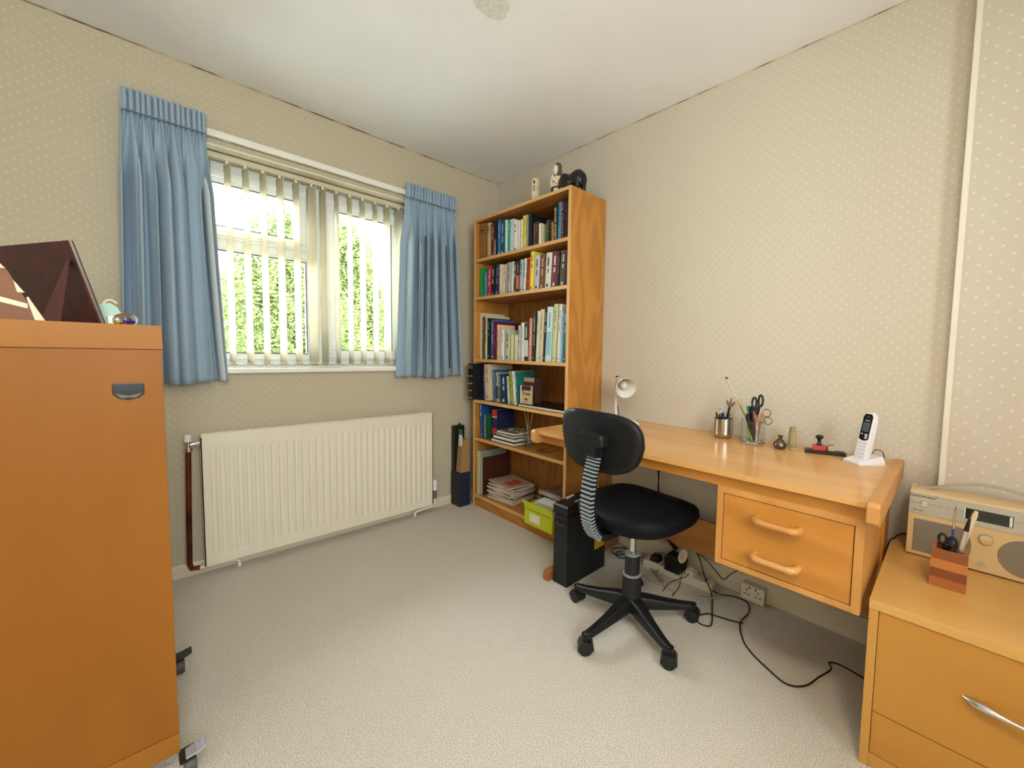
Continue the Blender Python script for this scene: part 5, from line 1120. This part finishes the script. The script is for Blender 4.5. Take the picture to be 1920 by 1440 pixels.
tube(bm, [(-.35, -2.674, zt+.014), (-.345, -2.680, zt-.01), (-.34, -2.684, zt-.05)], [.005, .005, .002], 8); tube(bm, [(-.35, -2.690, zt+.012), (-.345, -2.683, zt-.01), (-.34, -2.68, zt-.05)], [.005, .005, .002], 8); obj('handles', bm, BLACK, t, 60)
t = thing('paint_brush', 'thin blue handled paint brush in the wooden block', 'brush', (-.34, -2.69, CZ+.056))
bm = bmesh.new(); A, E_ = Vector((-.338, -2.69, CZ+.056)), Vector((-.353, -2.694, .707)); tube(bm, [A, A+(E_-A)*.62], .0031, 8); obj('handle', bm, flat('2c4c94', .3), t, 60)
bm = bmesh.new(); tube(bm, [A+(E_-A)*.62, A+(E_-A)*.92], [.0032, .0022], 8); obj('ferrule', bm, CHROME, t, 60)
bm = bmesh.new(); tube(bm, [A+(E_-A)*.92, A+(E_-A)*.96, E_], [.0022, .0024, .0004], 8); obj('bristles', bm, flat('8c7464'), t, 60)
t = thing('makeup_brush', 'fat silver brush with black bristles in the wooden block', 'brush', (-.35, -2.71, CZ+.056))
A, E_ = Vector((-.345, -2.703, CZ+.056)), Vector((-.36, -2.722, .672)); bm = bmesh.new(); tube(bm, [A, A+(E_-A)*.35, A+(E_-A)*.8], [.006, .0078, .0062], 16); obj('ferrule', bm, mat('satin_brush_silver', 'd0d4d8', .25, .8), t, 60)
bm = bmesh.new(); tube(bm, [A+(E_-A)*.8, A+(E_-A)*.9, A+(E_-A)*1.0, A+(E_-A)*1.06], [.006, .0085, .008, .002], 14, 2); obj('bristles', bm, flat('1c1816', .8), t, 60)
t = thing('wooden_spatula', 'pale flat wooden stick behind the fat brush in the wooden block', 'stick', (-.32, -2.71, CZ+.056))
bm = bmesh.new(); A, E_ = Vector((-.318, -2.702, CZ+.056)), Vector((-.315, -2.737, .692)); tube(bm, [A, A+(E_-A)*.93, E_], [.0055, .0065, .004], 10); obj('shaft', bm, flat('d4c4a4', .6), t, 60)
# ------------------------------------------------------------------ sockets and cables under the desk
CW = mat('aged_white_plastic', 'd6cdb8', .4); BC = mat('black_cable', '0e0e0e', .5)
t = thing('power_strip', 'cream multi-socket extension block on the carpet under the desk', 'extension block', (-.1, -1.69, 0), 0)
A, E_ = Vector((-.112, -1.52, 0)), Vector((-.092, -1.885, 0)); q = (E_-A).normalized(); n = Vector((-q.y, q.x, 0))
bm = bmesh.new(); w = .029
loft(bm, [[(p.x, p.y, z) for p in (A+n*k, E_+n*k, E_-n*k, A-n*k)] for z, k in ((0.001, w), (.03, w), (.038, w-.005))]); obj('body', bm, CW, t, 20)
bm = bmesh.new()
for i in range(5):
    c = A+(E_-A)*(.12+.19*i)
    for dx, dy in ((0, .012), (-.009, -.008), (.009, -.008)): box(bm, c.x+dx-.003, c.x+dx+.003, c.y+dy-.0015, c.y+dy+.0015, .0375, .0385)
obj('socket_holes', bm, mat('hole_black', '050505', .8), t)
obj('switch', B(-.1, -.084, -1.845, -1.855, .037, .041), flat('4a2018'), t)
t = thing('plug_adapter', 'large black mains adapter with a pale disc label on the extension block', 'adapter', (-.12, -1.705, .039))
bm = bmesh.new(); loft(bm, [[(-.15, -1.655, .0392), (-.15, -1.735, .0392), (-.075, -1.735, .0392), (-.075, -1.655, .0392)], [(-.15, -1.65, .1), (-.15, -1.74, .1), (-.08, -1.745, .1), (-.08, -1.655, .1)], [(-.14, -1.66, .118), (-.14, -1.735, .118), (-.085, -1.735, .118), (-.085, -1.66, .118)]]); obj('body', bm, BLACK, t, 30)
Md = Matrix.Rotation(R(-50), 4, 'Y') @ Matrix.Rotation(R(-25), 4, 'X')
bm = bmesh.new(); lathe(bm, [(.016, 0), (.03, .001), (.03, .005), (.02, .006)], (-.128, -1.742, .13), 24, 2, True, Matrix.Rotation(R(-55), 4, 'Y') @ Matrix.Diagonal((1.15, .75, 1, 1))); obj('disc_label', bm, flat('d0c4a8', .5), t, 40)
bm = bmesh.new(); q3 = Matrix.Rotation(R(-55), 4, 'Y')
for dx, dy in ((-.008, .004), (.0, -.005), (.009, .003)):
    p = Vector((-.128, -1.742, .13))+q3 @ Vector((dx, dy, .0062)); tube(bm, [p+Vector((0, .004, 0)), p-Vector((0, .004, .002))], .0013, 5)
obj('label_marks', bm, flat('2a2420'), t)
bm = bmesh.new(); tube(bm, [(-.12, -1.70, .145), (-.115, -1.665, .17), (-.11, -1.625, .19), (-.1, -1.56, .235), (-.05, -1.54, .32), (-.03, -1.53, .5), (-.03, -1.52, .7)], [.012, .009, .004, .0035, .0035, .0035, .0035], 8)
tag(obj('power_cable', bm, BC, None, 60), 'black cable with thick moulded end rising from the disc labelled adapter', 'cable')
t = thing('plug', 'low black mains plug at the left part of the extension block', 'plug', (-.1, -1.575, .039))
bm = bmesh.new(); loft(bm, [[(-.125, -1.55, .0392), (-.125, -1.6, .0392), (-.075, -1.6, .0392), (-.075, -1.55, .0392)], [(-.12, -1.555, .066), (-.12, -1.597, .066), (-.08, -1.597, .066), (-.08, -1.555, .066)], [(-.112, -1.56, .07), (-.112, -1.59, .07), (-.088, -1.59, .07), (-.088, -1.56, .07)]]); obj('body', bm, MBLACK, t, 20)
t = thing('plug', 'cream mains plug right of the black adapter on the extension block', 'plug', (-.1, -1.775, .039))
bm = bmesh.new(); box(bm, -.125, -.078, -1.755, -1.797, .0392, .068, .003); box(bm, -.112, -.09, -1.765, -1.787, .068, .078, .003); obj('body', bm, CW, t, 30)
GC = mat('grey_cable', 'a89c8c', .5)
def cable(name, label, pts, r, m, k=6):
    bm = bmesh.new(); tube(bm, pts, r, 8, k); return tag(obj(name, bm, m, None, 80), label, 'cable')
cable('grey_cable', 'thick grey cable looping on the carpet at the left of the extension block', [(-.088, -1.56, .06), (-.05, -1.585, .06), (-.06, -1.60, .02), (-.121, -1.40, .006), (-.1, -1.355, .006), (-.054, -1.40, .006), (-.06, -1.47, .0062), (-.16, -1.60, .006), (-.185, -1.665, .006), (-.225, -1.69, .006), (-.235, -1.64, .006), (-.22, -1.55, .006), (-.195, -1.46, .006)], .0038, GC)
cable('grey_cable', 'long grey cable curving along the front of the extension block to its right end', [(-.118, -1.604, .0125), (-.17, -1.625, .0125), (-.21, -1.67, .0145), (-.235, -1.735, .006), (-.225, -1.82, .006), (-.187, -1.893, .006), (-.135, -1.925, .006), (-.09, -1.91, .012), (-.091, -1.89, .02)], .0042, GC)
cable('black_cable', 'long black cable trailing over the carpet towards the chest of drawers', [(-.11, -1.889, .009), (-.1, -1.93, .0036), (-.07, -1.985, .0036), (-.08, -2.045, .0036), (-.15, -2.073, .0036), (-.239, -2.072, .0036), (-.334, -2.12, .0036), (-.383, -2.172, .0036), (-.422, -2.243, .0036), (-.447, -2.312, .0036), (-.409, -2.36, .0036), (-.335, -2.384, .0036), (-.263, -2.407, .0036), (-.231, -2.395, .0036), (-.216, -2.426, .0036), (-.23, -2.50, .0036), (-.25, -2.522, .0036), (-.25, -2.524, .1)], .0028, BC)
cable('black_cable', 'black cable dropping from the desk and coiling beside the chair castor', [(-.04, -1.52, .6), (-.05, -1.56, .3), (-.08, -1.63, .25), (-.09, -1.72, .205), (-.1, -1.80, .16), (-.115, -1.85, .07), (-.14, -1.90, .0105), (-.227, -1.943, .0036), (-.313, -1.983, .0036), (-.35, -1.99, .0036), (-.364, -1.955, .0036), (-.34, -1.922, .0036), (-.28, -1.945, .0036), (-.265, -1.99, .0036), (-.255, -2.04, .006), (-.242, -2.085, .0085)], .0028, BC)
cable('black_cable', 'thin black cable hanging in front of the extension block to the carpet', [(-.138, -1.742, .085), (-.15, -1.755, .07), (-.16, -1.75, .03), (-.2, -1.765, .0135), (-.27, -1.77, .0036)], .002, BC)
cable('black_cable', 'thin black cable from the cream plug down to the carpet', [(-.127, -1.775, .055), (-.15, -1.77, .045), (-.165, -1.73, .02), (-.21, -1.715, .013), (-.27, -1.72, .0036)], .002, BC)
cable('black_cable', 'thin black cable sagging along the skirting board under the drawer unit', [(-.05, -1.75, .2), (-.045, -1.76, .16), (-.03, -1.79, .12), (-.024, -1.83, .09), (-.022, -1.88, .05), (-.022, -1.905, .035), (-.022, -1.94, .075), (-.022, -1.98, .115)], .0018, BC)
cable('black_cable', 'coil of black cable on the carpet behind the paper shredder', [(-.12+.05*cos(a*.9), -1.395+.05*sin(a*.9)+.004*a, .0036+.0012*a) for a in range(15)], .0026, BC, 3)
t = thing('wall_socket', 'white double socket box on the skirting board under the drawer unit', 'socket', (-.035, -2.06, .03))
obj('back_box', B(-.055, -.0162, -2.005, -2.105, .008, .075, bev=.003), CW, t); obj('face_plate', B(-.06, -.0552, -2.003, -2.107, .005, .078, bev=.002), CW, t)
bm = bmesh.new()
for y in (-2.03, -2.08):
    for dy, dz, a, b_ in ((0, .012, .0022, .006), (-.009, -.008, .005, .0022), (.009, -.008, .005, .0022)): box(bm, -.0608, -.0598, y+dy-a, y+dy+a, .042+dz-b_, .042+dz+b_)
box(bm, -.0608, -.0598, -2.038, -2.045, .062, .072); box(bm, -.0608, -.0598, -2.066, -2.073, .062, .072)
obj('socket_holes', bm, flat('5c5448'), t)
# ------------------------------------------------------------------ garden outside the window (first floor view)
struct('ground', B(-30, 30, .4, 45, -2.75, -2.7), speckle('pale_bounce_ground', 'c4c0b4', 'b4b0a4', 3, .9, 0))  # unseen ground made pale to bounce daylight up to the ceiling
def leafmat(name, a, b_):
    m = bpy.data.materials.new(name); m.use_nodes = True; n = m.node_tree.nodes; n.clear()
    o = nd(m, 'ShaderNodeOutputMaterial'); d = nd(m, 'ShaderNodeBsdfDiffuse'); t = nd(m, 'ShaderNodeBsdfTranslucent'); mx = nd(m, 'ShaderNodeMixShader'); mx.inputs[0].default_value = .4
    g = nd(m, 'ShaderNodeTexNoise'); g.inputs['Scale'].default_value = 6; tc = nd(m, 'ShaderNodeTexCoord'); ln(m, tc.outputs['Object'], g.inputs[0]); cr = nd(m, 'ShaderNodeValToRGB')
    cr.color_ramp.elements[0].position = .38; cr.color_ramp.elements[1].position = .62; cr.color_ramp.elements[0].color = lin(a); cr.color_ramp.elements[1].color = lin(b_); ln(m, g.outputs[0], cr.inputs[0])
    ln(m, cr.outputs[0], d.inputs[0]); ln(m, cr.outputs[0], t.inputs[0]); ln(m, d.outputs[0], mx.inputs[1]); ln(m, t.outputs[0], mx.inputs[2]); ln(m, mx.outputs[0], o.inputs[0]); return m
def tree(label, name, base, blobs, n, leaf, m, hang=0, seed=1, group=None, trunk=.08, cat='tree'):
    rnd = random.Random(seed); t = thing(name, label, cat, base, 0, group); ox, oy, oz = base; V = []; Fc = []
    vol = [rx*ry*rz for _, _, _, rx, ry, rz in blobs]; tot = sum(vol)
    for (bx, by, bz, rx, ry, rz), v in zip(blobs, vol):
        k = int(n*v/tot); i = 0
        while i < k:
            a, b_, c = rnd.gauss(0, 1), rnd.gauss(0, 1), rnd.gauss(0, 1); l = math.sqrt(a*a+b_*b_+c*c)+1e-6; r = rnd.random()**.45
            x, y, z = bx+rx*a/l*r, by+ry*b_/l*r, bz+rz*c/l*r
            cnt = rnd.randint(3, 7) if hang else 1; dx = rnd.uniform(-.03, .03)
            for j in range(cnt):
                px_, py_, pz_ = x+dx*j+rnd.uniform(-.02, .02), y+rnd.uniform(-.03, .03), z-hang*j
                u = Vector((rnd.gauss(0, 1), rnd.gauss(0, 1), rnd.gauss(0, .6))).normalized(); w = u.cross(Vector((rnd.gauss(0, 1), rnd.gauss(0, 1), rnd.gauss(0, 1)))).normalized(); s = leaf*rnd.uniform(.6, 1.3); q = len(V); p = Vector((px_-ox, py_-oy, pz_-oz))
                V += [p-u*s, p+w*s*.45, p+u*s, p-w*s*.45]; Fc.append((q, q+1, q+2, q+3)); i += 1
    me = bpy.data.meshes.new('foliage'); me.from_pydata([tuple(v) for v in V], [], Fc); me.update(); obj('foliage', me, m, t, 0)
    bm = bmesh.new(); top = blobs[0]; tube(bm, [(ox, oy, oz), (ox+.05, oy, (oz+top[2])/2), (top[0], top[1], top[2]+top[5]*.6)], [trunk, trunk*.7, trunk*.15], 8, 4)
    for k in range(9):
        a = rnd.uniform(0, 6.28); h = rnd.uniform(.1, .8); z0 = oz+(top[2]-oz)*(.5+.5*h); tube(bm, [(top[0]*.5+ox*.5, oy, z0), (top[0]+top[3]*.5*cos(a), top[1]+top[4]*.5*sin(a), z0+.5), (top[0]+top[3]*.85*cos(a), top[1]+top[4]*.8*sin(a), z0+.6)], [trunk*.35, trunk*.2, .008], 6, 3)
    obj('trunk', bm, flat('8c8474', .8), t, 60); return t
LB, LG, LY = leafmat('birch_leaves', '4c5a34', '8c985e'), leafmat('hedge_leaves', '485834', '808e58'), leafmat('shrub_leaves', '6c7c2c', 'a0a848')
tree('tall weeping birch seen through the middle of the left window pane', 'birch_tree', (0, 6.6, -2.7), [(-.02, 6.6, 3.25, .42, .4, .85), (0, 6.6, 2.3, .85, .5, 1.5), (.1, 6.6, 1.1, 1.35, .55, 1.8), (-.5, 6.6, 2.3, .45, .5, .8), (.3, 6.6, 3.1, .42, .4, .7), (-.25, 6.6, 3.0, .35, .4, .6)], 30000, .042, LB, .07, 3)
tree('weeping birch seen behind the left part of the right window pane', 'birch_tree', (1.2, 8.3, -2.7), [(1.5, 8.4, 3.7, .4, .4, .9), (1.6, 8.4, 2.6, .7, .6, 1.6), (1.7, 8.4, 1.2, 1.0, .6, 1.8), (1.9, 8.4, 3.3, .35, .4, .9), (2.1, 8.4, 2.2, .4, .5, 1.0)], 36000, .05, LB, .07, 5)
tree('broad leafy tree seen at the far left of the window', 'leafy_tree', (-1.6, 8.6, -2.7), [(-1.6, 8.8, 1.2, 1.5, .8, 1.75), (-1.0, 8.8, 1.9, .8, .6, .95)], 11000, .05, LG, 0, 9)
tree('wide leafy tree filling the view behind the birches', 'leafy_tree', (.5, 11, -2.7), [(.5, 11.5, 0.9, 3.2, 1.2, 2.1), (-2, 11.5, .8, 2.0, 1, 1.9), (3.0, 11.5, .9, 2.0, 1, 1.75)], 20000, .075, LG, 0, 13)
tree('leafy tree seen low at the right edge of the window', 'leafy_tree', (3.4, 9, -2.7), [(3.4, 9.4, 1.4, 1.1, .6, 1.7), (2.7, 9.4, 2.1, .45, .4, 1.1)], 12000, .05, LB, 0, 21)
for i, (x, y, z) in enumerate(((-.05, 5.2, .55), (1.15, 5.4, .75), (1.9, 5.9, .8))):
    tree(['yellow green shrub low in the left window pane', 'yellow green shrub low behind the window post', 'yellow green shrub low in the right window pane'][i], 'garden_shrub', (x, y, -2.7), [(x, y, z-.2, .5, .4, .8), (x, y, z-1.5, .6, .4, 1.3)], 3600, .045, LY, 0, 30+i, None, .04, 'shrub')
